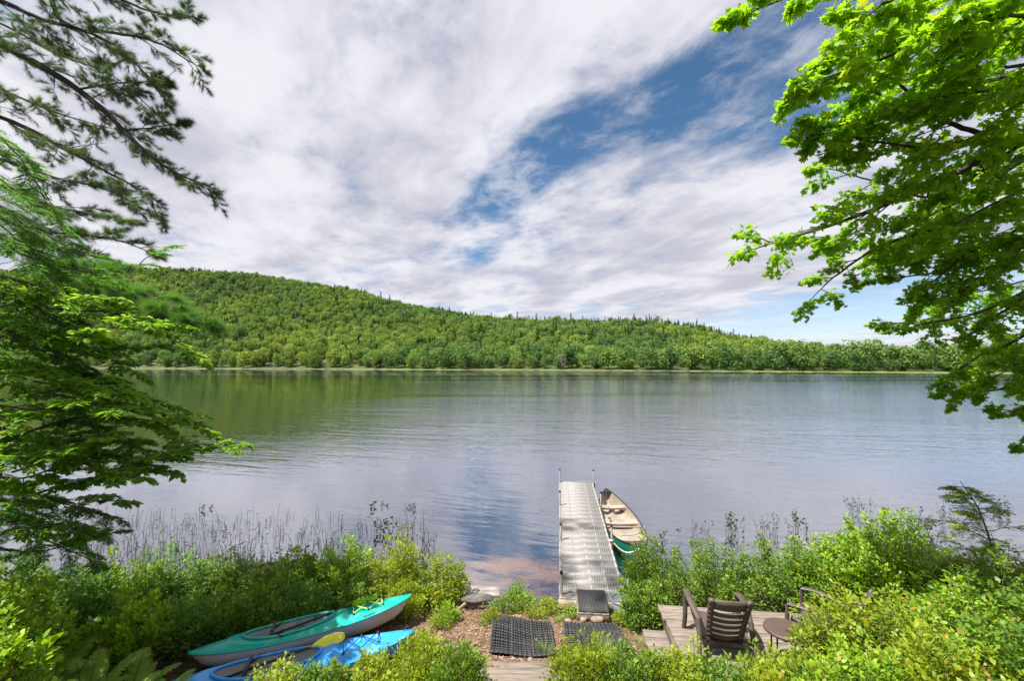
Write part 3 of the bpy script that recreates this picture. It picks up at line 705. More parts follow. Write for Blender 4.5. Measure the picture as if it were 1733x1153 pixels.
# ------------------------------------------------------------------ canoe
def frame_from(a, b_, roll=0.0):
    """local x along a->b, z up"""
    d = (b_ - a); L_ = np.linalg.norm(d); d = d / L_; s_ = np.cross([0, 0, 1], d); s_ /= np.linalg.norm(s_); n_ = np.cross(d, s_)
    c, s = math.cos(roll), math.sin(roll)
    return (a + b_) / 2, np.stack([d, s_ * c + n_ * s, n_ * c - s_ * s], 1), L_
def canoe():
    a, b_ = PZ(1080, 926, .45), PZ(1023, 829, .45); a = a.copy(); b_ = b_.copy(); a[0] += .05; b_[0] += .05; a[2] = b_[2] = 0
    c, M, L_ = frame_from(a, b_); L2 = L_ / 2; B = .455
    e = empty('canoe', c, 'green canoe with beige inside floating moored beside the dock', 'canoe')
    T = lambda V: np.asarray(V) @ M.T + c
    s = np.linspace(-1, 1, 61)
    beam = lambda s: B * np.clip(1 - np.abs(s) ** 2.5, 0, 1) ** .8 + .006
    sheer = lambda s: .27 + .20 * np.abs(s) ** 3.2
    keel = lambda s: -.09 + .16 * np.abs(s) ** 9
    stem = lambda s: s * L2 + np.sign(s) * 0
    def shell(off, floor):
        t = np.linspace(0, math.pi, 25); G = []
        for si in s:
            w = max(beam(si) - off, .003); zb = max(keel(si) + off * 1.6, floor); zt = sheer(si)
            y = np.cos(t); y = np.sign(y) * np.abs(y) ** .62; z = np.sin(t) ** .75
            # stems rake in towards the keel
            x = stem(si) - np.sign(si) * (np.abs(si) ** 8) * .16 * z - (np.sign(si) * off if abs(si) > .98 else 0)
            G.append(np.stack([x, w * y, zt + (zb - zt) * z], -1))
        return T(np.array(G))
    m = MB(); m.grid(shell(0, -1)); m.build('hull', M_CANOE, e, smooth=True)
    m = MB(); m.grid(shell(.014, .03)[:, ::-1]); m.build('inside_liner', M_BEIGE, e, smooth=True)
    for sg in (-1, 1):
        m = MB(); m.tube(T(np.stack([s * L2, sg * beam(s), sheer(s) + .004], -1)), .016, 8); m.build('gunwale', M_BLACK, e, smooth=True)
        ss = np.linspace(.90, 1.0, 8) * sg
        m = MB(); m.grid(T(np.stack([np.stack([ss * L2, k * beam(ss) * 1.0, sheer(ss) + .012 + .015 * (1 - k * k)], -1) for k in np.linspace(-1, 1, 7)]))); m.build('end_cap', M_BLACK, e, smooth=True)
    def bench(s0, len_, z, label=None):
        w = beam(s0) - .015; o = MB()
        n = 13; yy = np.linspace(-1, 1, n)
        top = [];
        for x in np.linspace(-1, 1, 9):
            dip = -.035 * (np.cos(yy * math.pi / 1.1) * .5 + .5) * (1 - x * x * .3)
            top.append(np.stack([s0 * L2 + x * len_ / 2 + 0 * yy, yy * w * (beam(s0 + x * len_ / 2 / L2) / beam(s0)), z + dip], -1))
        top = np.array(top); o.grid(T(top))
        for row, sg in ((top[0], -1), (top[-1], 1)):
            low = row.copy(); low[:, 2] -= .05 + .12 * (np.abs(yy) ** 6); low[:, 0] -= sg * .02; o.grid(T(np.stack([row, low])))
        return o.build('seat', M_BEIGE, e, smooth=True)
    bench(.56, .26, .25); bench(.06, .34, .20); bench(-.52, .30, .25)
    # centre pedestal under the far seat and the thwart
    m = MB(); m.grid(T(np.array([[[.56 * L2 + .12 * math.cos(q) * k, .10 * math.sin(q) * k, z] for q in np.linspace(0, 6.283, 17)] for k, z in ((1.25, .03), (.8, .10), (.8, .2))]))); m.build('seat_pedestal', M_BEIGE, e, smooth=True)
    m = MB(); m.tube(T(np.array([[-.22 * L2, y, .262] for y in np.linspace(-beam(-.22), beam(-.22), 6)])), .018, 7); m.build('thwart', M_BEIGE, e, smooth=True)
    # rib lines moulded in the floor
    for k in np.linspace(-.3, .3, 4):
        m = MB(); m.bbox(T(np.array([[.31 * L2 + k * .9, 0, .036]]))[0], (.03, .4, .012), .004, M); m.build('floor_rib', M_BEIGE, e)
    # green gear lying in it
    g = MB(); gp = T(np.array([[.33 * L2, .18, .09], [.22 * L2, .12, .07], [.05 * L2, .23, .22]])); g.tube(bez(gp, 8), .022, 6)
    tag(g.build('folded_cord', M_CANOE), 'dark green cord bundle lying inside the canoe by the dock side', 'cord')
    tipn = T(np.array([[-L2 + .04, .02, sheer(-.98) - .06]]))[0]
    post = dk(DW + .02, 2.44, DZ + .05)
    P = np.array([post + (tipn - post) * t + [0, 0, -.16 * math.sin(t * math.pi)] for t in np.linspace(0, 1, 16)])
    m = MB(); m.tube(P, .011, 6); m.tube(post + np.array([[.035 * math.cos(q), .035 * math.sin(q), -.01 + q * .002] for q in np.linspace(0, 12.5, 26)]), .009, 5)
    tag(m.build('mooring_rope', M_ROPE, smooth=True), 'pale mooring rope sagging from a dock post to the near tip of the canoe', 'rope')
    post2 = dk(DW + .02, 4.88, DZ + .27); t2 = T(np.array([[.93 * L2, .0, sheer(.93) + .01]]))[0]
    m = MB(); m.tube(np.array([post2 + (t2 - post2) * t + [0, 0, -.05 * math.sin(t * math.pi)] for t in np.linspace(0, 1, 9)]), .006, 5)
    tag(m.build('mooring_line', M_CORD), 'thin dark line from a dock post to the far tip of the canoe', 'rope')
canoe()

# ------------------------------------------------------------------ kayaks
def kayak(name, a, b_, roll, deck_mat, hull_mat, label, cord_mat, L_over=None, mark=False):
    """a = stern (photo left), b_ = bow (right); deck-edge height along the line"""
    c, M, L_ = frame_from(np.asarray(a), np.asarray(b_), roll); L2 = L_ / 2; B = .36
    e = empty(name, c - np.array([0, 0, .2]), label, 'kayak')
    T = lambda V: np.asarray(V) @ M.T + c
    beam = lambda s: B * np.clip(1 - np.abs(s) ** 2.15, 0, 1) ** .78 + .012
    sheer = lambda s: .0 + .045 * np.abs(s) ** 2.5 + .035 * np.clip(s, 0, 1) ** 4
    s = np.linspace(-1, 1, 97); t = np.linspace(-1, 1, 41)
    S_, T_ = np.meshgrid(s, t, indexing='ij')
    CS, CA, CB = -.16, .40, .245      # cockpit centre, half length (in s), half width
    w = beam(S_); crown = .075 * (1 - np.abs(T_) ** 2.4) * np.clip(1.25 - np.abs(S_) ** 3, .15, 1)
    Z = sheer(S_) + crown
    rr = np.sqrt(((S_ - CS) / CA) ** 2 + (T_ * w / CB) ** 2)
    Z = Z + .016 * np.exp(-((rr - 1.28) / .09) ** 2)                          # moulded ledge round the cockpit
    well = ((S_ - .56) / .20) ** 4 + (T_ * w / .15) ** 4
    Z = Z - .050 * np.clip(1.15 - well, 0, 1) ** .4                           # tank well forward
    G = np.stack([S_ * L2, w * T_, Z], -1)
    I, J = np.meshgrid(np.arange(96), np.arange(40), indexing='ij')
    F = np.stack([I * 41 + J, (I + 1) * 41 + J, (I + 1) * 41 + J + 1, I * 41 + J + 1], -1).reshape(-1, 4)
    inside = (rr.ravel() < 1.0)[F].all(1)
    V = T(G.reshape(-1, 3)); obj_np('deck', V, F[~inside], deck_mat, e, smooth=True)
    # hull below the deck edge
    u = np.linspace(0, math.pi, 23); H = []
    for si in s:
        y = np.cos(u); y = np.sign(y) * np.abs(y) ** .7; z = np.sin(u) ** .8; dep = .25 * (1 - .45 * np.abs(si) ** 4)
        x = si * L2 - np.sign(si) * np.abs(si) ** 10 * .14 * z
        H.append(np.stack([x, beam(si) * y * (1 - .12 * z), sheer(si) - dep * z], -1))
    m = MB(); m.grid(T(np.array(H))); m.build('hull', hull_mat, e, smooth=True)
    # seam line, cockpit rim and liner
    for sg in (-1, 1):
        m = MB(); m.tube(T(np.stack([s * L2, sg * (beam(s) + .002), sheer(s)], -1)), .009, 6); m.build('seam_strip', deck_mat, e, smooth=True)
    q = np.linspace(0, 2 * math.pi, 61)
    rx, ry = (CS + CA * np.cos(q)) * L2, CB * np.sin(q)
    zr = sheer(CS + CA * np.cos(q)) + .075 * (1 - np.abs(ry / beam(CS + CA * np.cos(q))) ** 2.4) + .012
    m = MB(); m.tube(T(np.stack([rx, ry, zr], -1)), .019, 8, cap=False); m.build('cockpit_rim', deck_mat, e, smooth=True)
    m = MB(); rows = []
    for k, zd in ((1.0, 0), (.97, -.06), (.90, -.16), (.75, -.205), (.4, -.215), (.02, -.215)):
        rows.append(np.stack([(CS + CA * np.cos(q) * k) * L2, ry * k, zr * (1 if k > .99 else 0) + (zd if k <= .99 else 0) + .0], -1))
    m.grid(T(np.array(rows))); m.build('cockpit_liner', M_GREYLINER, e, smooth=True)
    # seat: pan and backrest
    seat = MB(); sx = (CS - .16) * L2
    seat.bbox(T([[sx + .2, 0, -.165]])[0], (.36, .34, .07), .03, M); st = seat.build('seat', M_GREYLINER, e)
    bk = MB(); th = R(68); Mb = M @ np.array([[math.cos(th), 0, -math.sin(th)], [0, 1, 0], [math.sin(th), 0, math.cos(th)]])
    bk.bbox(T([[sx - .02, 0, .0]])[0], (.30, .33, .04), .018, Mb); bk.build('backrest', M_SEAT, e)
    for sg in (-1, 1):
        st_ = MB(); st_.tube(T(np.array([[sx, sg * .16, .03], [sx + .12, sg * .245, .075], [sx + .16, sg * .30, .055]])), .012, 5); st_.build('seat_strap', M_BLACK, e)
    # deck cords over the well
    xs_ = np.array([.42, .56, .70]) * L2; dz = lambda x: sheer(x / L2) + .085
    pts = {}
    for i, x in enumerate(xs_):
        for sg in (-1, 1): pts[i, sg] = T([[x, sg * .19 * (1 - .12 * i), dz(x) - .012]])[0]
    for i in (0, 1):
        for sg in (-1, 1):
            cm = MB(); cm.tube([pts[i, sg], pts[i + 1, -sg]], .0065, 5); cm.build('deck_cord', cord_mat, e)
    for i in (0, 2):
        cm = MB(); cm.tube([pts[i, -1], pts[i, 1]], .0065, 5); cm.build('deck_cord', cord_mat, e)
    for k, p in pts.items():
        cm = MB(); cm.bbox(p, (.03, .03, .02), .006, M); cm.build('cord_fitting', M_BLACK, e)
    for sx_ in (-.93, .95):
        hm = MB(); hm.tube(T(np.array([[sx_ * L2 - .06, 0, sheer(sx_) + .05], [sx_ * L2, .0, sheer(sx_) + .085], [sx_ * L2 + .05, 0, sheer(sx_) + .05]])), .010, 6); hm.build('carry_handle', M_BLACK, e)
    if mark:          # dark lettering moulded on the bow side: too small to read in the photograph
        x = .52 * L2
        for k, (wd, ht) in enumerate([(.022, .028), (.012, .022), (.014, .022), (.012, .022), (.016, .022), (.012, .022), (.014, .022)]):
            sx_ = x / L2; yb = -beam(sx_) * .90
            lm = MB(); tt = -.90; zz_ = sheer(sx_) + .075 * (1 - abs(tt) ** 2.4) * min(max(1.25 - sx_ ** 3, .15), 1)
            ang = R(48); Ml = M @ np.array([[1, 0, 0], [0, math.cos(ang), -math.sin(ang)], [0, math.sin(ang), math.cos(ang)]])
            lm.box(T([[x, yb, zz_ + .004]])[0], (wd, ht, .003), Ml); lm.build('bow_lettering', M_CORD, e); x += wd + .007
    return e, T, L2, sheer
def paddle(name, p0, p1, label, blade_roll=0.0, blade1=True, bl=.46):
    """shaft from p0 to p1 with a blade at each end"""
    p0, p1 = np.asarray(p0), np.asarray(p1); d = p1 - p0; L_ = np.linalg.norm(d); d /= L_
    e = empty(name, (p0 + p1) / 2, label, 'paddle')
    s_ = np.cross([0, 0, 1], d); s_ /= np.linalg.norm(s_); n_ = np.cross(d, s_)
    s2 = s_ * math.cos(blade_roll) + n_ * math.sin(blade_roll); n2 = np.cross(d, s2)
    m = MB(); m.tube([p0 + d * bl * .8, p1 - d * bl * .8], .0155, 10); shaft = m.build('shaft', M_BLACK, e, smooth=True)
    for q, sg in ((p0, 1), (p1, -1)):
        x = np.linspace(0, 1, 15); wd = .072 * np.sin(np.clip(x * 1.12 + .02, 0, 1) ** .8 * math.pi) ** .6 + .012 * (1 - x) * 0 + .012
        rows = []
        for k in np.linspace(-1, 1, 7):
            rows.append(np.array([q + d * sg * bl * xi + s2 * k * w_ + n2 * (.012 - .03 * k * k * (1 - xi) + .008 * (abs(k) < .2)) for xi, w_ in zip(x, wd)]))
        g = np.array(rows); m = MB(); m.grid(g); m.grid(g[::-1] - n2 * .006); m.build('blade', M_YELLOW, e, smooth=True)
    for f in (.40, .60):
        m = MB(); q = p0 + d * L_ * f; m.tube([q - d * .012, q + d * .012], .028, 10); m.build('drip_ring', M_BLACK, shaft)
    return e
ka, kb = PZ(318, 1113, .40), PZ(697, 1017, .62)
ek, Tk, L2k, shk = kayak('kayak', ka, kb, R(-9), M_TEAL, M_HULLW, 'teal kayak with pale grey hull bottom lying at the edge of the bushes', M_LIME, mark=True)
kc, kd = PZ(245, 1180, .42), PZ(700, 1079, .56)
eb, Tb, L2b, shb = kayak('kayak', kc, kd, R(-5), M_BLUE, M_BLUE, 'bright blue kayak lying in front of the teal one, partly under leaves', M_CORD)
paddle('kayak_paddle', Tk([[-.84 * L2k, .0, -.09]])[0], Tk([[.66 * L2k, .17, .14]])[0], 'paddle with black shaft and yellow blade lying along the cockpit of the teal kayak', R(-55))
paddle('kayak_paddle', Tb([[-.84 * L2b, .0, -.08]])[0], Tb([[.42 * L2b, .17, .14]])[0], 'paddle with broad yellow blade resting on the deck of the blue kayak', R(28), bl=.44)

# ------------------------------------------------------------------ platform with chairs and table
PFZ = 1.12
pA, pB = PZ(1113, 1023, PFZ), PZ(1330, 1037, PFZ)
pex = pB - pA; pex[2] = 0; pex /= np.linalg.norm(pex); pey = np.array([pex[1], -pex[0], 0])    # along the boards, towards the viewer
PM = np.stack([pex, -pey, [0, 0, 1]], 1); PWID, NB_ = 2.35, 8; BW = .172
plat = empty('wooden_platform', pA + [0, 0, -.4], 'weathered grey plank platform on the bank carrying the two brown chairs', 'platform')
rs = np.random.default_rng(9)
for k in range(NB_):
    m = MB(); m.bbox(pA + pex * (PWID / 2 + .012 * k + rs.normal(0, .006)) + pey * (BW * (k + .5)) + [0, 0, -.019 + rs.normal(0, .002)], (PWID, BW - .020, .038), .006, PM); m.build('plank', M_WOOD, plat)
for off in (.06, 1.15, 2.25):
    m = MB(); m.bbox(pA + pex * off + pey * (BW * NB_ / 2) + [0, 0, -.115], (.045, BW * NB_ - .04, .15), .004, PM); m.build('joist', M_WOODY, plat)
    for l in (.1, BW * NB_ - .12):
        q = pA + pex * (off + .06) + pey * l; m = MB(); m.bbox(q + [0, 0, -.45], (.09, .09, .82), .004, PM); m.build('support_post', M_WOODY, plat)
low = empty('platform_step', PZ(1108, 1080, .93), 'low grey plank step at the left side of the platform', 'step')
qa = PZ(1091, 1065, .93)
for k in range(3):
    m = MB(); m.bbox(qa + pex * .22 + pey * (BW * (k + .5)) + [0, 0, -.02], (.50, BW - .020, .038), .006, PM); m.build('plank', M_WOOD, low)
for off in (.03, .40):
    m = MB(); m.bbox(qa + pex * off + pey * (BW * 1.5) + [0, 0, -.12], (.045, BW * 3 - .03, .16), .004, PM); m.build('joist', M_WOODY, low)

def chair(loc, rz, label, sc=1.0):
    """moulded resin low chair, local +y = the way it faces, x = right"""
    e = empty('garden_chair', loc, label, 'chair', 'brown resin chairs on the platform', rz); e.scale = (.84 * sc, .84 * sc, .84 * sc)
    Wd = .30                                     # half width between arms
    def part(name, m, sm=False, mat=None): return m.build(name, mat or M_BROWN, e, smooth=sm, local=True)
    # seat: curved sheet from front lip to back
    y = np.linspace(0, 1, 13); prof = np.stack([.30 - .56 * y, .375 - .12 * y - .05 * np.sin(y * math.pi) - .07 * np.clip(.12 - y, 0, 1) / .12], -1)
    m = MB(); xx = np.linspace(-.255, .255, 11)
    G = np.array([[[x, p[0], p[1] - .015 * (1 - (x / .255) ** 2)] for x in xx] for p in prof]); m.grid(G); m.grid((G - [0, 0, .018])[:, ::-1])
    m.grid(np.array([G[0], G[0] - [0, 0, .06]])); part('seat', m, True)
    # backrest: two stiles, top rail, slats; leans back
    th = R(27); bd = np.array([0, -math.sin(th), math.cos(th)]); bn = np.array([0, math.cos(th), math.sin(th)]); b0 = np.array([0, -.215, .20])
    Mb = np.stack([[1, 0, 0], bn, bd], 1)
    for sg in (-1, 1):
        m = MB(); P = np.array([b0 + bd * t + np.array([sg * (.185 + .045 * t), 0, 0]) + bn * (.03 * (1 - (t / .7 - .5) ** 2 * 2)) for t in np.linspace(-.02, .74, 10)])
        for i in range(9):
            d = P[i + 1] - P[i]; l = np.linalg.norm(d); d /= l; x_ = np.array([1.0, 0, 0]); n_ = np.cross(d, x_); n_ /= np.linalg.norm(n_); x_ = np.cross(n_, d)
            m.box((P[i] + P[i + 1]) / 2, (.062, .05, l + .006), np.stack([x_, n_, d], 1))
        m.tube([P[-1] - bd * .012 + bn * .0, P[-1] + bd * .012], [.034, .02], 8); part('back_stile', m)
    for i, (t, h) in enumerate(((.055, .135), (.19, .052), (.29, .052), (.39, .052), (.495, .06), (.655, .145))):
        hw = .185 + .045 * t - .02; m = MB(); xx = np.linspace(-hw, hw, 9); arch = .030 if i == 5 else 0
        top = np.array([b0 + bd * (t + h / 2 + arch * (1 - (x / hw) ** 2)) + bn * (.02 - .028 * (1 - (x / hw) ** 2)) + [x, 0, 0] for x in xx])
        bot = np.array([b0 + bd * (t - h / 2 - (.02 * (1 - (x / hw) ** 2) if i == 0 else 0)) + bn * (.02 - .028 * (1 - (x / hw) ** 2)) + [x, 0, 0] for x in xx])
        m.grid(np.stack([bot - bn * .009, top - bn * .009, top + bn * .009, bot + bn * .009]), close_u=True); part('top_rail' if i == 5 else 'back_slat', m)
    for sg in (-1, 1):
        def strip(name, pts, wd, th_):
            P = bez(pts, 16); m = MB(); rows = [[], [], [], []]
            for i in range(len(P)):
                d = P[min(i + 1, len(P) - 1)] - P[max(i - 1, 0)]; d /= np.linalg.norm(d); x_ = np.array([1.0, 0, 0]); n_ = np.cross(x_, d); n_ /= np.linalg.norm(n_)
                f = i / (len(P) - 1); w_ = wd[0] + (wd[1] - wd[0]) * f
                for k, (a_, c_) in enumerate(((-1, -1), (1, -1), (1, 1), (-1, 1))): rows[k].append(P[i] + x_ * a_ * w_ / 2 + n_ * c_ * th_ / 2)
            m.grid(np.array(rows), close_u=True); k = len(P)
            m.add(np.array([r[0] for r in rows]), [[0, 1, 2, 3]]); m.add(np.array([r[-1] for r in rows]), [[3, 2, 1, 0]]); part(name, m)
        X = sg * (Wd + .035)
        strip('armrest', [(X, .36, .545), (X + sg * .012, .18, .56), (X, -.05, .53), (X - sg * .03, -.25, .475)], (.095, .07), .024)
        strip('front_leg', [(X, .35, .535), (X + sg * .015, .37, .38), (X + sg * .02, .36, .2), (X + sg * .03, .41, .0)], (.06, .05), .045)
        strip('rear_leg', [(X - sg * .02, -.24, .48), (X - sg * .02, -.30, .32), (X, -.37, .15), (X + sg * .02, -.44, .0)], (.055, .05), .045)
        strip('seat_rail', [(X - sg * .06, .34, .33), (X - sg * .06, .05, .27), (X - sg * .04, -.27, .23)], (.03, .03), .06)
    return e
cb = PZ(1226, 1102, PFZ); crz = math.atan2(-pey[1], -pey[0]) - math.pi / 2 - R(2)
chair((cb[0] - .03, cb[1] + .05, PFZ), crz, 'brown plastic slat-back chair seen from behind, facing the lake on the platform')
c2 = PZ(1378, 1088, PFZ)
chair((c2[0] + .10, c2[1] - .02, PFZ), crz + R(52), 'brown plastic chair mostly hidden by yellow green leaves, beyond the round table', .92)
tt = PZ(1330, 1064, PFZ + .40); tb = empty('side_table', (tt[0], tt[1], PFZ), 'small round reddish brown side table between the two chairs', 'table')
ang = np.linspace(0, 2 * math.pi, 41)[:-1]; m = MB()
m.grid(np.array([[[tt[0] + r0_ * math.cos(q), tt[1] + r0_ * math.sin(q), PFZ + z_] for q in ang] for r0_, z_ in ((.001, .40), (.18, .40), (.202, .398), (.208, .39), (.208, .372), (.20, .368), (.001, .372))]), close_v=True); m.build('table_top', M_TABLE, tb, smooth=False)
for k in range(4):
    q = k * math.pi / 2 + .5; m = MB(); m.tube([[tt[0] + .15 * math.cos(q), tt[1] + .15 * math.sin(q), PFZ + .37], [tt[0] + .17 * math.cos(q), tt[1] + .17 * math.sin(q), PFZ]], .008, 6); m.build('leg', M_BLACK, tb)
# ------------------------------------------------------------------ foliage building
LEAF = (np.array([[0, 0, 0], [-.26, .34, .05], [.26, .34, .05], [-.20, .70, .03], [.20, .70, .03], [0, 1, -.07]]), [np.array([[0, 2, 1], [3, 4, 5]]), np.array([[1, 2, 4, 3]])])
LEAFN = (np.array([[0, 0, 0], [-.13, .45, .03], [.13, .45, .03], [0, 1, -.08]]), [np.array([[0, 2, 3, 1]])])
LEAFQ = (np.array([[0, 0, 0], [-.30, .45, .06], [.30, .45, .06], [0, 1, -.06]]), [np.array([[0, 2, 3, 1]])])
_mo = [(0, 0), (.16, .02), (.44, -.10), (.36, .16), (.60, .34), (.34, .42), (.36, .62), (.17, .56), (0, 1.0), (-.17, .56), (-.36, .62), (-.34, .42), (-.60, .34), (-.36, .16), (-.44, -.10), (-.16, .02)]
MAPLE = (np.array([(0, .36, .03)] + [(x, y, -.10 * abs(x) - .05 * y) for x, y in _mo]), [np.array([[0, 1 + i, 1 + (i + 1) % 16] for i in range(16)])])
def needle_tuft(n, seed):
    r = np.random.default_rng(seed); V, F = [], []
    for i in range(n):
        d = np.array([r.normal(0, .42), 1.0, r.normal(0, .42) + .1]); d /= np.linalg.norm(d); d *= r.uniform(.75, 1.1)
        s = np.cross(d, r.normal(size=3)); s = s / np.linalg.norm(s) * .0095; b = np.array([0, r.uniform(-.35, .25), 0])
        k = len(V); V += [b - s, b + s, b + d]; F.append([k, k + 1, k + 2])
    return np.array(V), [np.array(F)]
TUFT = needle_tuft(34, 1)
def norm(a): return a / (np.linalg.norm(a, axis=-1, keepdims=True) + 1e-9)
class Foliage:
    def __init__(s, seed): s.P, s.Y, s.N, s.S, s.T = [], [], [], [], []; s.wood = MB(); s.r = np.random.default_rng(seed)
    def leaf(s, P, Y, N, S, T):
        s.P.append(np.atleast_2d(P)); s.Y.append(np.atleast_2d(Y)); s.N.append(np.atleast_2d(N)); s.S.append(np.atleast_1d(S)); s.T.append(np.atleast_1d(T))
    def mesh(s, tpl):
        P, Y, N, S, T = (np.concatenate(a) for a in (s.P, s.Y, s.N, s.S, s.T))
        Y = norm(Y); N = norm(N - Y * np.sum(N * Y, 1, keepdims=True)); X = np.cross(Y, N)
        tv, tf = tpl; k = len(tv); n = len(P)
        V = P[:, None] + S[:, None, None] * (tv[None, :, 0:1] * X[:, None] + tv[None, :, 1:2] * Y[:, None] + tv[None, :, 2:3] * N[:, None])
        F = [(np.arange(n)[:, None, None] * k + f[None]).reshape(-1, f.shape[1]) for f in tf]
        return V.reshape(-1, 3), F, np.repeat(T, k)
    def build(s, name, base, label, cat, group, tpl, leafmat, woodmat, leafname='foliage', woodname='stems'):
        e = empty(name, base, label, cat, group)
        V, F, t = s.mesh(tpl); obj_np(leafname, V, F, leafmat, e, tint=t)['kind'] = 'stuff'
        if s.wood.n: s.wood.build(woodname, woodmat, e)
        return e
M_BARK = pbr('grey_brown_bark', (.075, .062, .05), .9, col2=(.13, .11, .09), scale=14, bump=.5)
M_BARKD = pbr('dark_bark', (.035, .028, .023), .9, col2=(.06, .05, .042), scale=14, bump=.5)
M_TWIG = pbr('green_brown_twig', (.10, .095, .045), .85)
ML_DARK = leaf_mat('shrub_leaf_deep_green', (.085, .21, .040), (.19, .35, .06), extra=(.40, .28, .09), trans=.48)
ML_MID = leaf_mat('shrub_leaf_green', (.080, .18, .020), (.21, .34, .032), extra=(.42, .30, .07), trans=.45)
ML_YEL = leaf_mat('shrub_leaf_yellow_green', (.15, .24, .018), (.37, .45, .03), extra=(.46, .25, .07), trans=.5)
ML_BRT = leaf_mat('shrub_leaf_bright_green', (.11, .25, .014), (.31, .46, .026), extra=(.42, .30, .06), trans=.4)
ML_MAPLE = leaf_mat('maple_leaf', (.15, .35, .014), (.30, .50, .02), extra=(.46, .50, .04), trans=.62)
ML_BEECH = leaf_mat('beech_leaf', (.12, .28, .030), (.26, .44, .05), extra=(.42, .46, .07), trans=.58)
ML_HEM = leaf_mat('hemlock_needle', (.058, .19, .034), (.15, .36, .055), extra=(.26, .44, .05), trans=.5)
ML_PINE = leaf_mat('pine_needle', (.055, .115, .042), (.13, .22, .075), extra=(.20, .29, .07), trans=.35)
ML_PINEB = leaf_mat('fresh_pine_needle', (.07, .19, .035), (.16, .32, .06), extra=(.2, .34, .07), trans=.45)
ML_REED = leaf_mat('reed', (.014, .024, .010), (.06, .085, .03), trans=.15)
ML_FERN = leaf_mat('fern_frond', (.12, .24, .025), (.27, .41, .05), extra=(.32, .22, .08), trans=.4)
ML_WEED = leaf_mat('water_weed_leaf', (.012, .030, .014), (.035, .065, .025), trans=.15)

def shrub(name, px, Y, top, rx, label, mat, n=3200, ls=.055, seed=0, ry=None, dens=60, tpl=LEAF, disc=.03, cat='shrub', group='shrubs on the bank', upright=.55, z0=None, loose=.16):
    """a many-stemmed shrub standing at (px, depth Y) with its top seen at row `top`"""
    x = (px - CX) / F_PX * Y; gz = float(ground_z(x, Y)) if z0 is None else z0; base = np.array([x, Y, max(gz, -.05)])
    ztop = PY(px, top, Y)[2]; h = max(ztop - base[2], .25); ry = ry or rx
    f = Foliage(1000 + seed); r = f.r
    per = max(6, n // dens); upright = r.uniform(.25, .6); loose = r.uniform(.14, .26); ls *= .84; per = int(per * 1.4)
    for i in range(dens):
        a = r.uniform(0, 2 * math.pi); q = math.sqrt(r.uniform(0.0, 1.0)) ; hh = h * (1 - .60 * q ** 2.2) * (r.uniform(.55, 1.05) if r.random() > .035 else r.uniform(1.03, 1.2))
        tip = base + np.array([math.cos(a) * rx * q, math.sin(a) * ry * q, hh]); root = base + np.array([math.cos(a) * rx * .35 * q, math.sin(a) * ry * .35 * q, -.05])
        tip[2] = max(tip[2], ground_z(tip[0], tip[1]) + .06)
        mid = root * .5 + tip * .5 + np.array([math.cos(a), math.sin(a), 0]) * r.uniform(0, .12) * rx + [0, 0, .08 * h]
        C = bez([root, mid, tip], 10); f.wood.tube(C, np.linspace(.0048, .0012, len(C)) * (.8 + .6 * h), 4, cap=False)
        t = 1 - r.uniform(0, 1, per) ** 1.25 * .72; k = t * (len(C) - 1); i0 = np.minimum(k.astype(int), len(C) - 2); fr = (k - i0)[:, None]
        P = C[i0] * (1 - fr) + C[i0 + 1] * fr; D = norm(C[i0 + 1] - C[i0])
        side = norm(rand_dirs(per, r) * [1, 1, .45] + .0); off = loose * (1.08 - t)[:, None] * 1.5 + .02
        P = P + side * off * r.uniform(.1, 1, (per, 1))
        Yv = norm(D * upright + side * (1.1 - upright) + [0, 0, .12]); N = norm(np.array([0, 0, 1.0]) + .75 * rand_dirs(per, r) + side * .2)
        tone = r.normal(0, .2); lsv = r.uniform(.75, 1.2)
        T = np.clip(.42 + tone + r.normal(0, .2, per) + .25 * (t - .6), 0, 1); T = np.where(r.random(per) < disc, 1.3, T)
        f.leaf(P, Yv, N, ls * r.uniform(.45, 1.35, per) * lsv, T)
    return f.build(name, base, label, cat, group, tpl, mat, M_TWIG)

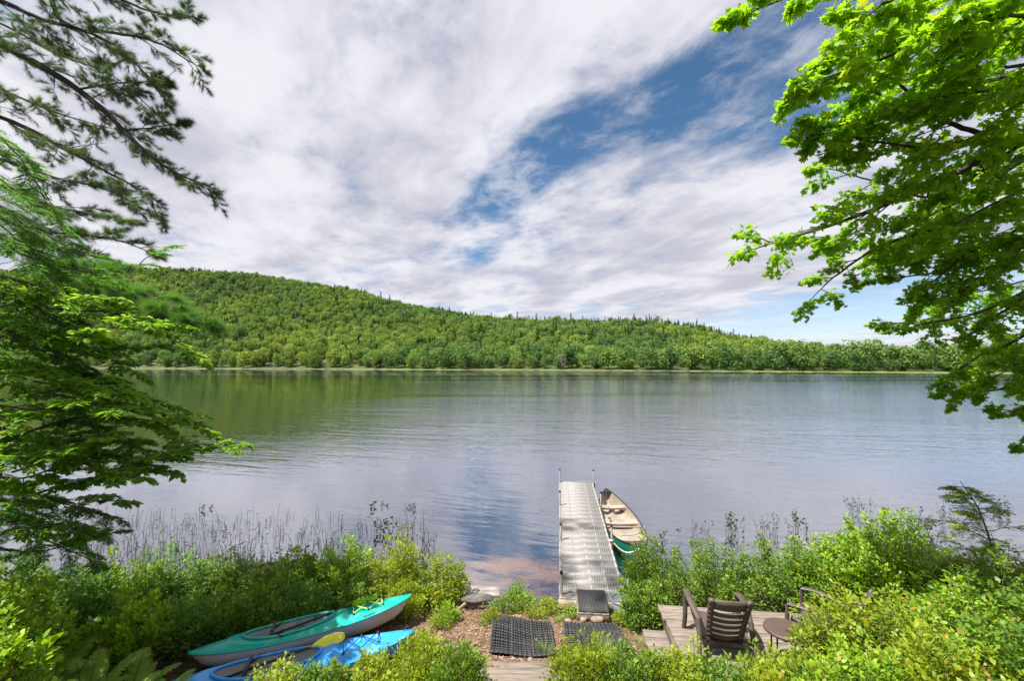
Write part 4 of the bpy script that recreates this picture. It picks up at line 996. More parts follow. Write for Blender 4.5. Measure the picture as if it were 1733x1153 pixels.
class Branches(Foliage):
    def limb(s, pts, r0, r1, side_n, side_len, mode, t0=.15, flat=.25, droop=.12, twig_n=6, twig_len=.45, ls=.1, per=5, ang=50, tone=0.0, disc=.02, taper=.55, both=True, bare=0.0):
        """a limb through pts with side branches, twigs and leaves"""
        r = s.r; C = bez(pts, max(10, 5 * len(pts))); n = len(C)
        jit = r.normal(0, .012, C.shape); jit[0] = 0; C = C + np.cumsum(jit, 0) * .5
        s.wood.tube(C, np.linspace(r0, r1, n), 7)
        seg = np.linalg.norm(np.diff(C, axis=0), axis=1); cum = np.concatenate([[0], np.cumsum(seg)]); L_ = cum[-1]
        for i in range(side_n + 1):
            tip = i == side_n
            t = 1.0 if tip else t0 + (1 - t0) * (i + r.uniform(.1, .9)) / side_n
            k = np.searchsorted(cum, t * L_) - 1; k = int(np.clip(k, 0, n - 2)); u = (t * L_ - cum[k]) / (seg[k] + 1e-9); p = C[k] * (1 - u) + C[k + 1] * u
            T = norm(C[k + 1] - C[k]); lat = norm(np.cross(T, [0, 0, 1.0])); upv = np.cross(lat, T)
            sg = 1 if i % 2 else -1; a = R(ang + r.normal(0, 10)) if not tip else R(r.uniform(0, 8)); ro = r.normal(0, flat)
            d = T * math.cos(a) + (lat * math.cos(ro) * sg + upv * math.sin(ro)) * math.sin(a)
            ln = side_len * (1 - taper * t) * r.uniform(.65, 1.2)
            s.side(p, d, ln, mode, r1 * .75 + .002, droop, twig_n, twig_len, ls, per, tone + r.normal(0, .12), disc, flat, bare)
    def side(s, p, d, ln, mode, rad, droop, twig_n, twig_len, ls, per, tone, disc, flat, bare):
        r = s.r; d = norm(d); q = np.linspace(0, 1, 7)[:, None]
        C = p + d * ln * q + np.array([0, 0, -droop * ln]) * q ** 2 + np.cumsum(r.normal(0, .02 * ln, (7, 3)), 0) * .5
        s.wood.tube(C, np.linspace(rad, .0018, 7), 4, cap=False)
        if r.random() < bare: return
        lat = norm(np.cross(d, [0, 0, 1.0])); up = np.cross(lat, d)
        for j in range(twig_n + 1):
            t = .22 + .78 * (j + r.uniform(.2, .8)) / (twig_n + 1); k = min(int(t * 6), 5); pt = C[k] + (C[k + 1] - C[k]) * (t * 6 - k); T = norm(C[k + 1] - C[k])
            sg = 1 if j % 2 else -1; ro = r.normal(0, flat); a = R(48 + r.normal(0, 10)) if j < twig_n else 0
            dd = norm(T * math.cos(a) + (lat * sg * math.cos(ro) + up * math.sin(ro)) * math.sin(a)); tl = twig_len * ln * (1.05 - .55 * t) * r.uniform(.6, 1.2)
            e = pt + dd * tl + [0, 0, -.5 * droop * tl]
            s.wood.tube([pt, (pt + e) / 2, e], [.0028, .002, .0012], 3, cap=False)
            s.leaves(pt, e, dd, lat, mode, ls, per, tone, disc)
    def leaves(s, a, b, d, lat, mode, ls, n, tone, disc):
        r = s.r; t = (np.arange(n) + r.uniform(.2, 1.0, n)) / n
        P = a + (b - a) * t[:, None]; sg = np.where(np.arange(n) % 2, 1, -1)[:, None]
        side = norm(np.cross(d, [0, 0, 1.0]))
        if mode == 'flat':        # alternate leaves held flat
            Y = norm(d * .65 + side * sg * .75 + r.normal(0, .18, (n, 3)) + [0, 0, -.12]); N = norm(np.array([0, 0, 1.0]) + r.normal(0, .28, (n, 3)))
        elif mode == 'maple':     # long-stalked leaves, hanging and turned every way
            Y = norm(d * .45 + side * sg * .6 + r.normal(0, .42, (n, 3)) + [0, 0, -.30]); P = P + Y * ls * r.uniform(.25, .6, (n, 1)); N = norm(np.array([0, 0, 1.0]) + r.normal(0, .50, (n, 3)))
        elif mode == 'hemlock':   # short flat needles in two ranks
            Y = norm(d * .35 + side * sg * 1.0 + r.normal(0, .12, (n, 3)) + [0, 0, -.1]); N = norm(np.array([0, 0, 1.0]) + r.normal(0, .3, (n, 3)))
        else:                     # pine: tufts along the twig end
            t = .25 + .75 * t; P = a + (b - a) * t[:, None]; Y = norm(d + r.normal(0, .45, (n, 3)) + [0, 0, .12]); N = rand_dirs(n, r)
        T = np.clip(.45 + tone + r.normal(0, .18, n), 0, 1); T = np.where(r.random(n) < disc, 1.3, T)
        s.leaf(P, Y, N, ls * r.uniform(.65, 1.2, n), T)
def pth(*q): return [PY(*a) for a in q]

# ------------------------------------------------------------------ maple overhanging from the right
mp = Branches(31)
def mtrunk(f, base, pts, r0, r1):
    C = bez([base] + pts, 24); f.trunk = (C, np.linspace(r0, r1, len(C)))
m_base = np.array([6.9, 4.0, float(ground_z(6.9, 4.0)) - .1])
kw = dict(mode='maple', flat=.55, droop=.16, twig_n=7, twig_len=.52, ls=.105, per=9, ang=52)
for pts, r0, r1, sn, sl, tone, ls in [
    ([(1960, 120, 4.6), (1733, 233, 4.6), (1581, 313, 4.7), (1435, 372, 4.8), (1300, 412, 4.9)], .050, .010, 22, .85, .0, .095),
    ([(1960, 160, 4.5), (1733, 226, 4.4), (1640, 214, 4.3), (1575, 180, 4.3), (1515, 130, 4.2), (1440, 110, 4.2)], .035, .007, 16, .75, .12, .105),
    ([(1720, 236, 4.5), (1640, 240, 4.4), (1560, 250, 4.4), (1470, 240, 4.4), (1400, 215, 4.4)], .022, .006, 14, .65, .12, .10),
    ([(1960, 20, 4.2), (1733, 60, 3.9), (1600, 70, 3.8), (1480, 100, 3.8), (1390, 130, 3.9)], .032, .006, 16, .7, .16, .11),
    ([(1960, -120, 4.0), (1733, -60, 3.6), (1600, -30, 3.5), (1500, 10, 3.5), (1450, 40, 3.5)], .032, .006, 14, .65, .14, .11),
    ([(1700, -200, 3.6), (1520, -90, 3.6), (1400, -25, 3.7), (1320, 5, 3.8), (1260, 25, 3.9)], .025, .005, 10, .42, .20, .10),
    ([(1733, 240, 4.7), (1640, 300, 4.9), (1560, 330, 5.0), (1470, 300, 5.0), (1400, 280, 5.0)], .022, .005, 13, .6, .10, .095),
    ([(1960, 250, 5.0), (1733, 340, 5.2), (1600, 390, 5.3), (1490, 425, 5.4), (1425, 470, 5.4), (1390, 500, 5.4)], .034, .006, 17, .62, -.02, .09),
    ([(1960, 300, 5.4), (1780, 400, 5.5), (1650, 445, 5.7), (1560, 465, 5.8), (1500, 470, 5.8)], .03, .006, 15, .75, -.05, .09),
    ([(1960, 380, 5.6), (1780, 470, 5.8), (1670, 525, 6.0), (1580, 550, 6.1), (1510, 552, 6.2)], .028, .006, 15, .7, -.05, .09),
    ([(1960, 470, 5.8), (1780, 550, 6.0), (1700, 590, 6.2), (1640, 615, 6.3), (1610, 640, 6.3)], .025, .006, 12, .6, -.05, .09),
    ([(1960, 540, 5.8), (1800, 620, 6.2), (1720, 650, 6.3), (1650, 660, 6.4), (1600, 663, 6.4)], .025, .005, 11, .42, -.12, .088),
    ([(1960, 580, 5.8), (1790, 660, 6.2), (1730, 690, 6.3), (1690, 690, 6.3)], .02, .005, 8, .38, -.12, .088),
    ([(1960, 640, 5.8), (1800, 700, 6.2), (1760, 725, 6.2), (1735, 745, 6.2)], .02, .005, 6, .28, -.12, .085),
    ([(1960, 200, 4.2), (1800, 290, 4.3), (1700, 340, 4.3), (1620, 380, 4.4)], .03, .006, 14, .75, -.1, .095),
    ([(1960, 60, 4.0), (1800, 130, 3.8), (1680, 150, 3.7), (1600, 160, 3.8)], .03, .006, 14, .7, .05, .105),
    ([(1960, -60, 3.8), (1800, 0, 3.4), (1700, 20, 3.3), (1620, 40, 3.3)], .03, .006, 13, .65, .08, .11),
    ([(1960, 120, 5.2), (1800, 210, 5.4), (1690, 290, 5.5), (1600, 360, 5.6), (1540, 400, 5.7)], .03, .006, 16, .8, .0, .095),
    ([(1960, 0, 4.6), (1800, 90, 4.8), (1680, 120, 4.9), (1560, 130, 4.9), (1470, 160, 4.9)], .03, .006, 17, .75, .1, .10),
    ([(1960, -100, 4.4), (1790, -20, 4.5), (1660, 20, 4.6), (1540, 40, 4.6)], .03, .006, 15, .7, .1, .105),
    ([(1960, 330, 4.6), (1810, 390, 4.7), (1720, 430, 4.8), (1650, 480, 4.9)], .025, .005, 14, .65, -.05, .09),
    ([(1960, 520, 5.2), (1820, 570, 5.4), (1740, 610, 5.6), (1690, 640, 5.7)], .025, .005, 12, .5, -.1, .09),
    ([(1733, 120, 4.4), (1620, 150, 4.4), (1520, 190, 4.4), (1430, 215, 4.5), (1370, 225, 4.5)], .02, .005, 16, .6, .12, .10),
    ([(1733, 30, 4.2), (1620, 60, 4.2), (1500, 70, 4.2), (1410, 90, 4.2), (1350, 140, 4.3)], .02, .005, 16, .6, .15, .10),
    ([(1733, 270, 5.2), (1640, 330, 5.3), (1540, 380, 5.4), (1450, 395, 5.4), (1370, 400, 5.5)], .02, .005, 16, .6, .05, .095),
    ([(1733, 420, 5.6), (1650, 410, 5.7), (1570, 420, 5.8), (1500, 430, 5.9)], .02, .005, 14, .6, .0, .09),
    ([(1790, 340, 4.6), (1700, 400, 4.8), (1620, 440, 5.0), (1560, 500, 5.2)], .02, .005, 14, .6, .0, .09),
    ([(1800, 440, 6.2), (1720, 480, 6.4), (1640, 500, 6.6), (1570, 520, 6.7)], .02, .005, 14, .7, .0, .09),
    ([(1800, 560, 6.4), (1740, 575, 6.6), (1680, 600, 6.7), (1640, 640, 6.8)], .02, .005, 13, .55, .0, .09),
    ([(1960, 420, 5.0), (1810, 480, 5.0), (1720, 510, 5.1), (1660, 560, 5.2)], .025, .005, 12, .6, -.1, .09)]:
    mp.limb(pth(*pts), r0, r1, sn, sl, tone=tone, **{**kw, 'ls': ls * .72})
trunkpts = [np.array([6.85, 4.05, 3.0]), PY(1990, 330, 4.7), PY(1985, 60, 4.5), np.array([6.2, 4.2, 9.5]), np.array([6.0, 4.0, 12])]
tm = MB(); C = bez([m_base] + trunkpts, 30); tm.tube(C, np.linspace(.21, .07, len(C)), 12)
for z_, pt in ((0, (1960, 120, 4.6)), (0, (1960, 20, 4.2)), (0, (1960, -120, 4.0)), (0, (1960, 250, 5.0)), (0, (1960, 300, 5.4)), (0, (1960, 380, 5.6)), (0, (1960, 470, 5.8)), (0, (1960, 540, 5.8)), (0, (1960, 580, 5.8)), (0, (1960, 640, 5.8)), (0, (1960, 200, 4.2)), (0, (1960, 60, 4.0)), (0, (1960, -60, 3.8)), (0, (1960, 420, 5.0)), (0, (1960, 160, 4.5)), (0, (1700, -200, 3.6))):
    p = PY(*pt); j = np.argmin(np.linalg.norm(C - p - [0, 0, -.3], axis=1)); tm.tube(bez([C[j], (C[j] + p) / 2 + [0, 0, .06], p], 8), np.linspace(.06, .035, 8), 7)
def split_near(f, n_max, tpl, mat, name):
    """takes the n_max leaves that show largest out of the mass; they become parts of their own"""
    P, Y, N, S_, T = (np.concatenate(a) for a in (f.P, f.Y, f.N, f.S, f.T))
    c, s = math.cos(PITCH), math.sin(PITCH); q = P - CAM; dep = q[:, 1] * c + q[:, 2] * s
    u = CX + F_PX * q[:, 0] / dep; v = CY - F_PX * (q[:, 2] * c - q[:, 1] * s) / dep
    ok = (dep > .5) & (u > 0) & (u < 1733) & (v > 0) & (v < 1153); idx = np.argsort(np.where(ok, -S_ / dep, 1e9))[:n_max]; idx = idx[ok[idx]]
    rest = np.ones(len(P), bool); rest[idx] = False
    f.P, f.Y, f.N, f.S, f.T = [P[rest]], [Y[rest]], [N[rest]], [S_[rest]], [T[rest]]
    tones = [.15, .35, .5, .65, .85, 1.3]; ms = [mesh_np(name, tpl[0], tpl[1], mat, tint=np.full(len(tpl[0]), t)) for t in tones]
    def attach(e):
        for i in idx:
            y = norm(Y[i]); n_ = norm(N[i] - y * np.dot(N[i], y)); x = np.cross(y, n_)
            o = link(bpy.data.objects.new(name, ms[int(np.argmin(np.abs(np.array(tones) - T[i])))]), e)
            M = Matrix.Identity(4)
            for a_, w_ in enumerate((x, y, n_)):
                for b2 in range(3): M[b2][a_] = float(w_[b2] * S_[i])
            for b2 in range(3): M[b2][3] = float(P[i][b2] - e.location[b2])
            o.matrix_local = M
    return attach
attach_leaves = split_near(mp, 300, MAPLE, ML_MAPLE, 'leaf')
e = mp.build('maple_tree', m_base, 'maple with bright green lobed leaves overhanging the picture from the right', 'tree', None, MAPLE, ML_MAPLE, M_BARKD, 'crown', 'branches')
tm.build('trunk', M_BARK, e); attach_leaves(e)

# ------------------------------------------------------------------ white pine reaching in from the left
pn = Branches(41)
kp = dict(mode='pine', flat=.5, droop=.05, twig_n=8, twig_len=.45, ls=.125, per=6, ang=42)
for pts, r0, r1, sn, sl in [
    ([(-160, 20, 7.6), (0, 76, 7.6), (130, 150, 7.7), (210, 220, 7.8), (270, 275, 7.9), (340, 310, 8.0)], .075, .012, 22, 1.05),
    ([(-100, -140, 7.6), (60, -40, 7.6), (105, 40, 7.7), (190, 55, 7.8), (260, 70, 7.9), (320, 105, 8.0)], .05, .010, 16, .95),
    ([(-160, -60, 7.2), (0, 0, 7.3), (70, 30, 7.4), (150, 52, 7.5), (220, 90, 7.6), (270, 150, 7.7)], .045, .010, 16, .9),
    ([(-120, 150, 7.4), (40, 212, 7.5), (110, 250, 7.6), (180, 285, 7.7), (240, 320, 7.8), (265, 350, 7.8)], .04, .009, 16, .8),
    ([(-120, 270, 7.2), (15, 320, 7.3), (80, 345, 7.4), (150, 360, 7.5), (215, 372, 7.6)], .035, .008, 15, .75),
    ([(-120, 330, 7.0), (60, 385, 7.1), (130, 395, 7.2), (190, 405, 7.3), (235, 420, 7.3)], .03, .008, 13, .62),
    ([(60, -120, 7.8), (150, -40, 7.8), (220, 0, 7.9), (270, 15, 8.0), (310, 20, 8.1)], .035, .008, 11, .7),
    ([(135, 150, 7.7), (210, 138, 7.9), (270, 137, 8.0)], .02, .007, 7, .55),
    ([(210, 220, 7.8), (270, 215, 7.9), (300, 210, 8.0)], .016, .006, 6, .5),
    ([(-160, 220, 8.2), (0, 270, 8.2), (90, 300, 8.3), (170, 320, 8.4), (230, 350, 8.5)], .03, .008, 14, .8),
    ([(-160, -20, 8.6), (0, 40, 8.6), (90, 90, 8.7), (190, 130, 8.8), (260, 190, 8.9)], .03, .008, 15, .9),
    ([(-160, 360, 7.6), (0, 400, 7.7), (90, 420, 7.8), (180, 440, 7.9)], .03, .008, 13, .7),
    ([(-120, 90, 8.4), (0, 150, 8.4), (90, 190, 8.5), (180, 215, 8.6)], .03, .008, 12, .8)]:
    pn.limb(pth(*pts), r0, r1, int(sn * 1.35), sl * 1.05, bare=.10, **kp)
for q in ([(-9, 7, 12.3), (-7.2, 6.0, 12.9), (-5.6, 5.0, 13.2), (-3.9, 4.1, 13.1)], [(-9, 7, 11.2), (-7.4, 6.4, 11.8), (-6.0, 5.8, 12.1), (-4.6, 5.2, 12.0)], [(-9, 7.1, 13.6), (-7, 5.8, 14.4), (-5, 4.8, 14.8), (-3.2, 4.2, 14.6)], [(-9, 7.1, 14.8), (-7.2, 7, 15.6), (-5.6, 6.6, 15.9)]):
    pn.limb([np.array(a, float) for a in q], .05, .010, 17, 1.1, **kp)      # unseen crown limbs above the picture, placed to dapple the dock with shade
for a, b_ in (((215, 372, 7.6), (300, 388, 7.7)), ((265, 150, 7.7), (312, 110, 7.8)), ((235, 420, 7.3), (290, 425, 7.3))):   # bare dead twigs
    p, q = PY(*a), PY(*b_); pn.wood.tube(bez([p, (p + q) / 2 + [0, 0, .05], q], 8), np.linspace(.008, .002, 8), 4)
p_base = np.array([-9.3, 6.6, float(ground_z(-9, 6.6)) - .1])
e = pn.build('pine_tree', p_base, 'white pine with open dark needle boughs against the cloud, upper left', 'tree', None, TUFT, ML_PINE, M_BARKD, 'crown', 'branches')
tm = MB(); C = bez([p_base, np.array([-9.2, 6.7, 6]), np.array([-9.0, 7.0, 12]), np.array([-8.9, 7.2, 17])], 24); tm.tube(C, np.linspace(.27, .08, len(C)), 12)
for pt in ((-160, 20, 7.6), (-100, -140, 7.6), (-160, -60, 7.2), (-120, 150, 7.4), (-120, 270, 7.2), (-120, 330, 7.0), (60, -120, 7.8), (-120, 90, 8.4)):
    p = PY(*pt); j = np.argmin(np.linalg.norm(C - p + [0, 0, .4], axis=1)); tm.tube(bez([C[j], p], 6), np.linspace(.08, .05, 6), 7)
tm.build('trunk', M_BARK, e)

# ------------------------------------------------------------------ hemlock and beech at the left edge
hm = Branches(51)
kh = dict(mode='hemlock', flat=.22, droop=.22, twig_n=12, twig_len=.42, ls=.046, per=18, ang=55, disc=.06)
for pts, sn, sl, tone in [
    ([(-220, 120, 4.6), (-60, 190, 4.7), (20, 250, 4.8), (70, 320, 4.9)], 13, .75, .15),
    ([(-220, 230, 4.8), (-40, 310, 4.9), (60, 380, 5.0), (140, 420, 5.1)], 15, .8, .0),
    ([(-220, 330, 5.0), (-40, 400, 5.2), (80, 450, 5.4), (190, 470, 5.6), (250, 440, 5.7)], 17, .75, -.05),
    ([(-220, 420, 5.0), (-40, 470, 5.2), (70, 510, 5.3), (150, 560, 5.4)], 15, .8, -.05),
    ([(-220, 500, 4.8), (-40, 540, 4.9), (60, 580, 5.0), (130, 610, 5.1)], 14, .7, -.1),
    ([(-220, 760, 4.6), (-40, 800, 4.9), (70, 840, 5.1), (170, 870, 5.3)], 14, .6, -.15),
    ([(-220, 830, 4.6), (-40, 870, 4.9), (60, 910, 5.0), (140, 950, 5.1)], 14, .65, -.15),
    ([(-220, 560, 5.6), (-40, 600, 5.8), (60, 620, 6.0)], 10, .6, -.1),
    ([(-220, 280, 4.4), (-60, 340, 4.5), (30, 400, 4.6), (90, 470, 4.7)], 14, .8, .05),
    ([(-220, 380, 4.4), (-60, 440, 4.5), (40, 500, 4.6), (110, 545, 4.7)], 14, .8, -.05),
    ([(-220, 450, 5.6), (-40, 500, 5.8), (90, 540, 6.0), (190, 590, 6.2)], 14, .8, .0),
    ([(-220, 180, 5.4), (-60, 260, 5.6), (40, 330, 5.8), (100, 370, 5.9)], 13, .8, .1),
    ([(-220, 800, 5.4), (-40, 830, 5.6), (60, 860, 5.8), (120, 900, 5.9)], 13, .7, -.1),
    ([(-220, 660, 4.5), (-60, 690, 4.7), (20, 740, 4.9)], 10, .6, -.1),
    ([(-220, 880, 5.2), (-40, 920, 5.4), (50, 940, 5.5), (190, 905, 5.8)], 12, .5, -.1)]:
    hm.limb(pth(*pts), .018, .005, int(sn * 1.3), sl, tone=tone, **kh)
h_base = np.array([-7.1, 4.9, float(ground_z(-7.1, 4.9)) - .1])
e = hm.build('hemlock_tree', h_base, 'hemlock with drooping fine green sprays at the left edge', 'tree', None, LEAFN, ML_HEM, M_BARKD, 'crown', 'branches')
tm = MB(); C = bez([h_base, np.array([-7.0, 4.9, 4]), np.array([-6.9, 5.0, 8]), np.array([-6.8, 5.0, 11])], 20); tm.tube(C, np.linspace(.16, .04, len(C)), 10)
for pt in ((-220, 120, 4.6), (-220, 230, 4.8), (-220, 330, 5.0), (-220, 420, 5.0), (-220, 500, 4.8), (-220, 760, 4.6), (-220, 830, 4.6), (-220, 560, 5.6), (-220, 880, 5.2)):
    p = PY(*pt); j = np.argmin(np.linalg.norm(C - p, axis=1)); tm.tube(bez([C[j], p], 5), np.linspace(.03, .018, 5), 6)
tm.build('trunk', M_BARKD, e)

pb = Branches(45)          # a lower, fresher pine bough
for pts, sn, sl in [([(-60, 380, 6.6), (110, 440, 6.6), (210, 478, 6.6), (290, 515, 6.6), (345, 540, 6.6)], 15, .62), ([(60, 430, 6.9), (180, 480, 7.0), (260, 520, 7.0), (320, 535, 7.0)], 12, .5)]:
    pb.limb(pth(*pts), .028, .007, sn, sl, mode='pine', flat=.4, droop=.1, twig_n=8, twig_len=.45, ls=.17, per=8, ang=42)
pb_base = np.array([-8.3, 6.3, float(ground_z(-8.3, 6.3)) - .1])
e = pb.build('young_pine', pb_base, 'young pine with a soft fresh green bough in front of the hill at the left', 'tree', None, TUFT, ML_PINEB, M_BARKD, 'crown', 'branches')
tm = MB(); C = bez([pb_base, np.array([-8.2, 6.3, 4]), PY(-60, 375, 6.6), np.array([-7.9, 6.6, 7.2])], 16); tm.tube(C, np.linspace(.09, .03, len(C)), 8); tm.build('trunk', M_BARKD, e)

bc = Branches(61)
kb_ = dict(mode='flat', flat=.22, droop=.14, twig_n=7, twig_len=.5, ls=.088, per=8, ang=48)
for pts, r0, sn, sl, tone in [
    ([(-120, 470, 5.0), (60, 520, 5.3), (190, 530, 5.6), (270, 560, 5.8), (325, 595, 6.0)], .016, 15, .62, .08),
    ([(-120, 520, 5.0), (40, 560, 5.2), (150, 590, 5.4), (215, 620, 5.5)], .014, 12, .5, .0),
    ([(-60, 690, 4.9), (60, 670, 5.1), (150, 655, 5.3), (240, 665, 5.5), (335, 712, 5.7)], .016, 16, .55, .05),
    ([(-40, 770, 4.9), (75, 720, 5.0), (160, 700, 5.2), (250, 705, 5.4), (300, 725, 5.5)], .018, 14, .55, .0),
    ([(-60, 860, 4.9), (16, 850, 5.0), (110, 825, 5.1), (191, 805, 5.2), (239, 783, 5.3), (319, 755, 5.5), (390, 752, 5.7)], .016, 17, .42, .05),
    ([(20, 800, 5.0), (110, 770, 5.2), (200, 770, 5.3), (270, 790, 5.4)], .012, 12, .42, .0),
    ([(-120, 440, 5.4), (60, 480, 5.7), (180, 520, 6.0), (260, 540, 6.2), (300, 545, 6.3)], .014, 14, .6, .1),
    ([(-120, 560, 5.4), (40, 590, 5.6), (120, 600, 5.8), (190, 590, 6.0), (260, 590, 6.1)], .014, 13, .5, .0),
    ([(-60, 740, 5.2), (60, 745, 5.4), (150, 735, 5.6), (240, 740, 5.8)], .012, 13, .5, .0),
    ([(-60, 680, 4.5), (50, 690, 4.6), (120, 680, 4.7), (190, 685, 4.8)], .012, 12, .5, .0),
    ([(-60, 800, 4.6), (40, 810, 4.7), (120, 790, 4.8), (220, 810, 4.9)], .012, 12, .42, .0),
    ([(-120, 500, 4.5), (20, 545, 4.6), (110, 570, 4.7), (200, 560, 4.8)], .014, 14, .6, .12),
    ([(-120, 580, 4.6), (20, 620, 4.7), (110, 640, 4.8), (190, 660, 4.9)], .014, 14, .55, .08),
    ([(-120, 620, 5.6), (40, 640, 5.8), (130, 660, 5.9), (230, 690, 6.0)], .014, 14, .55, .05),
    ([(-120, 700, 5.6), (40, 700, 5.7), (140, 710, 5.8), (230, 760, 5.9), (290, 775, 6.0)], .014, 15, .5, .05),
    ([(-120, 740, 4.5), (0, 760, 4.6), (90, 765, 4.7), (170, 740, 4.8)], .014, 14, .5, .08),
    ([(-120, 820, 5.5), (20, 840, 5.6), (110, 850, 5.7), (190, 850, 5.8)], .012, 13, .45, .0),
    ([(-120, 880, 5.0), (10, 890, 5.1), (90, 890, 5.2), (150, 900, 5.3)], .012, 12, .45, .0),
    ([(-120, 440, 4.6), (20, 470, 4.7), (100, 490, 4.8), (170, 500, 4.9)], .014, 13, .6, .12),
    ([(-40, 640, 5.0), (60, 625, 5.2), (130, 625, 5.4), (180, 640, 5.5)], .012, 10, .45, .0)]:
    bc.limb(pth(*pts), r0, .004, int(sn * 1.2), sl, tone=tone, **kb_)
b_base = np.array([-5.95, 4.9, float(ground_z(-5.95, 4.9)) - .1])
e = bc.build('beech_tree', b_base, 'slender beech with layered flat green leaf sprays reaching over the water at the left', 'tree', None, LEAFQ, ML_BEECH, M_BARKD, 'crown', 'branches')
tm = MB(); C = bez([b_base, PY(-20, 850, 4.95), PY(2, 745, 4.95), PY(-25, 640, 5.0), PY(-110, 480, 5.0), np.array([-6.6, 5.1, 6.6])], 24); tm.tube(C, np.linspace(.06, .025, len(C)), 8); tm.build('trunk', M_BARKD, e)

# ------------------------------------------------------------------ shrubs on the bank
SH = 'leafy shrubs on the right bank'; SL = 'leafy shrubs on the left bank'
k = 0
for px, Y, top, rx, mat, n, ls, lb in [
    (1105, 7.35, 905, .62, ML_MID, 5200, .052, 'green shrub between the dock and the platform, nearest the canoe'),
    (1205, 7.25, 897, .66, ML_MID, 5200, .052, 'green shrub right behind the slat-back chair'),
    (1310, 7.2, 893, .70, ML_MID, 5200, .052, 'green shrub behind the platform between the two chairs'),
    (1085, 6.85, 975, .36, ML_MID, 3200, .045, 'low shrub hanging over the plastic tub at the dock corner'),
    (1395, 7.0, 905, .72, ML_BRT, 5200, .055, 'green shrub left of the big bright rounded bush'),
    (1490, 6.9, 866, .98, ML_BRT, 12500, .062, 'big rounded bright yellow green bush by the water, right of the platform'),
    (1600, 6.6, 925, .62, ML_YEL, 4200, .05, 'yellow green shrub between the big bright bush and the thin sapling'),
    (1700, 6.0, 930, .75, ML_MID, 4800, .055, 'green bush under the thin sapling at the right edge'),
    (1418, 4.3, 1000, .50, ML_YEL, 5400, .05, 'yellow green shrub covering the second chair'),
    (1480, 4.15, 1000, .55, ML_YEL, 5200, .055, 'tall yellow shrub right of the second chair'),
    (1575, 4.4, 985, .62, ML_BRT, 5200, .055, 'bright green shrub on the right slope below the big rounded bush'),
    (1680, 4.5, 960, .70, ML_MID, 5200, .06, 'darker green shrub on the right slope at the picture edge'),
    (1340, 3.75, 1112, .40, ML_YEL, 3200, .045, 'low yellow green shrub at the near corner of the platform'),
    (1450, 3.5, 1085, .48, ML_BRT, 4200, .05, 'low bright shrub at the bottom right, below the tall yellow shrub'),
    (1570, 3.5, 1065, .52, ML_YEL, 4500, .055, 'leaning yellow green shrub near the bottom right corner'),
    (1690, 3.5, 1050, .55, ML_MID, 4500, .06, 'green shrub filling the bottom right corner'),
    (985, 4.5, 1068, .36, ML_YEL, 3600, .042, 'yellow green shrub right of the steps, covering the smaller rubber mat'),
    (1065, 4.4, 1084, .38, ML_MID, 3600, .042, 'low shrub in front of the platform step'),
    (1140, 4.35, 1088, .38, ML_YEL, 3600, .042, 'low leafy shrub in front of the platform, left of the chair legs'),
    (1222, 4.2, 1110, .38, ML_MID, 3300, .042, 'low green shrub in front of the slat-back chair'),
    (1288, 4.1, 1095, .36, ML_YEL, 3300, .042, 'low yellow green shrub in front of the round table')]:
    k += 1; shrub('shrub', px, Y, top, rx, lb, mat, n, ls, k, dens=max(46, n // 62), group=SH)
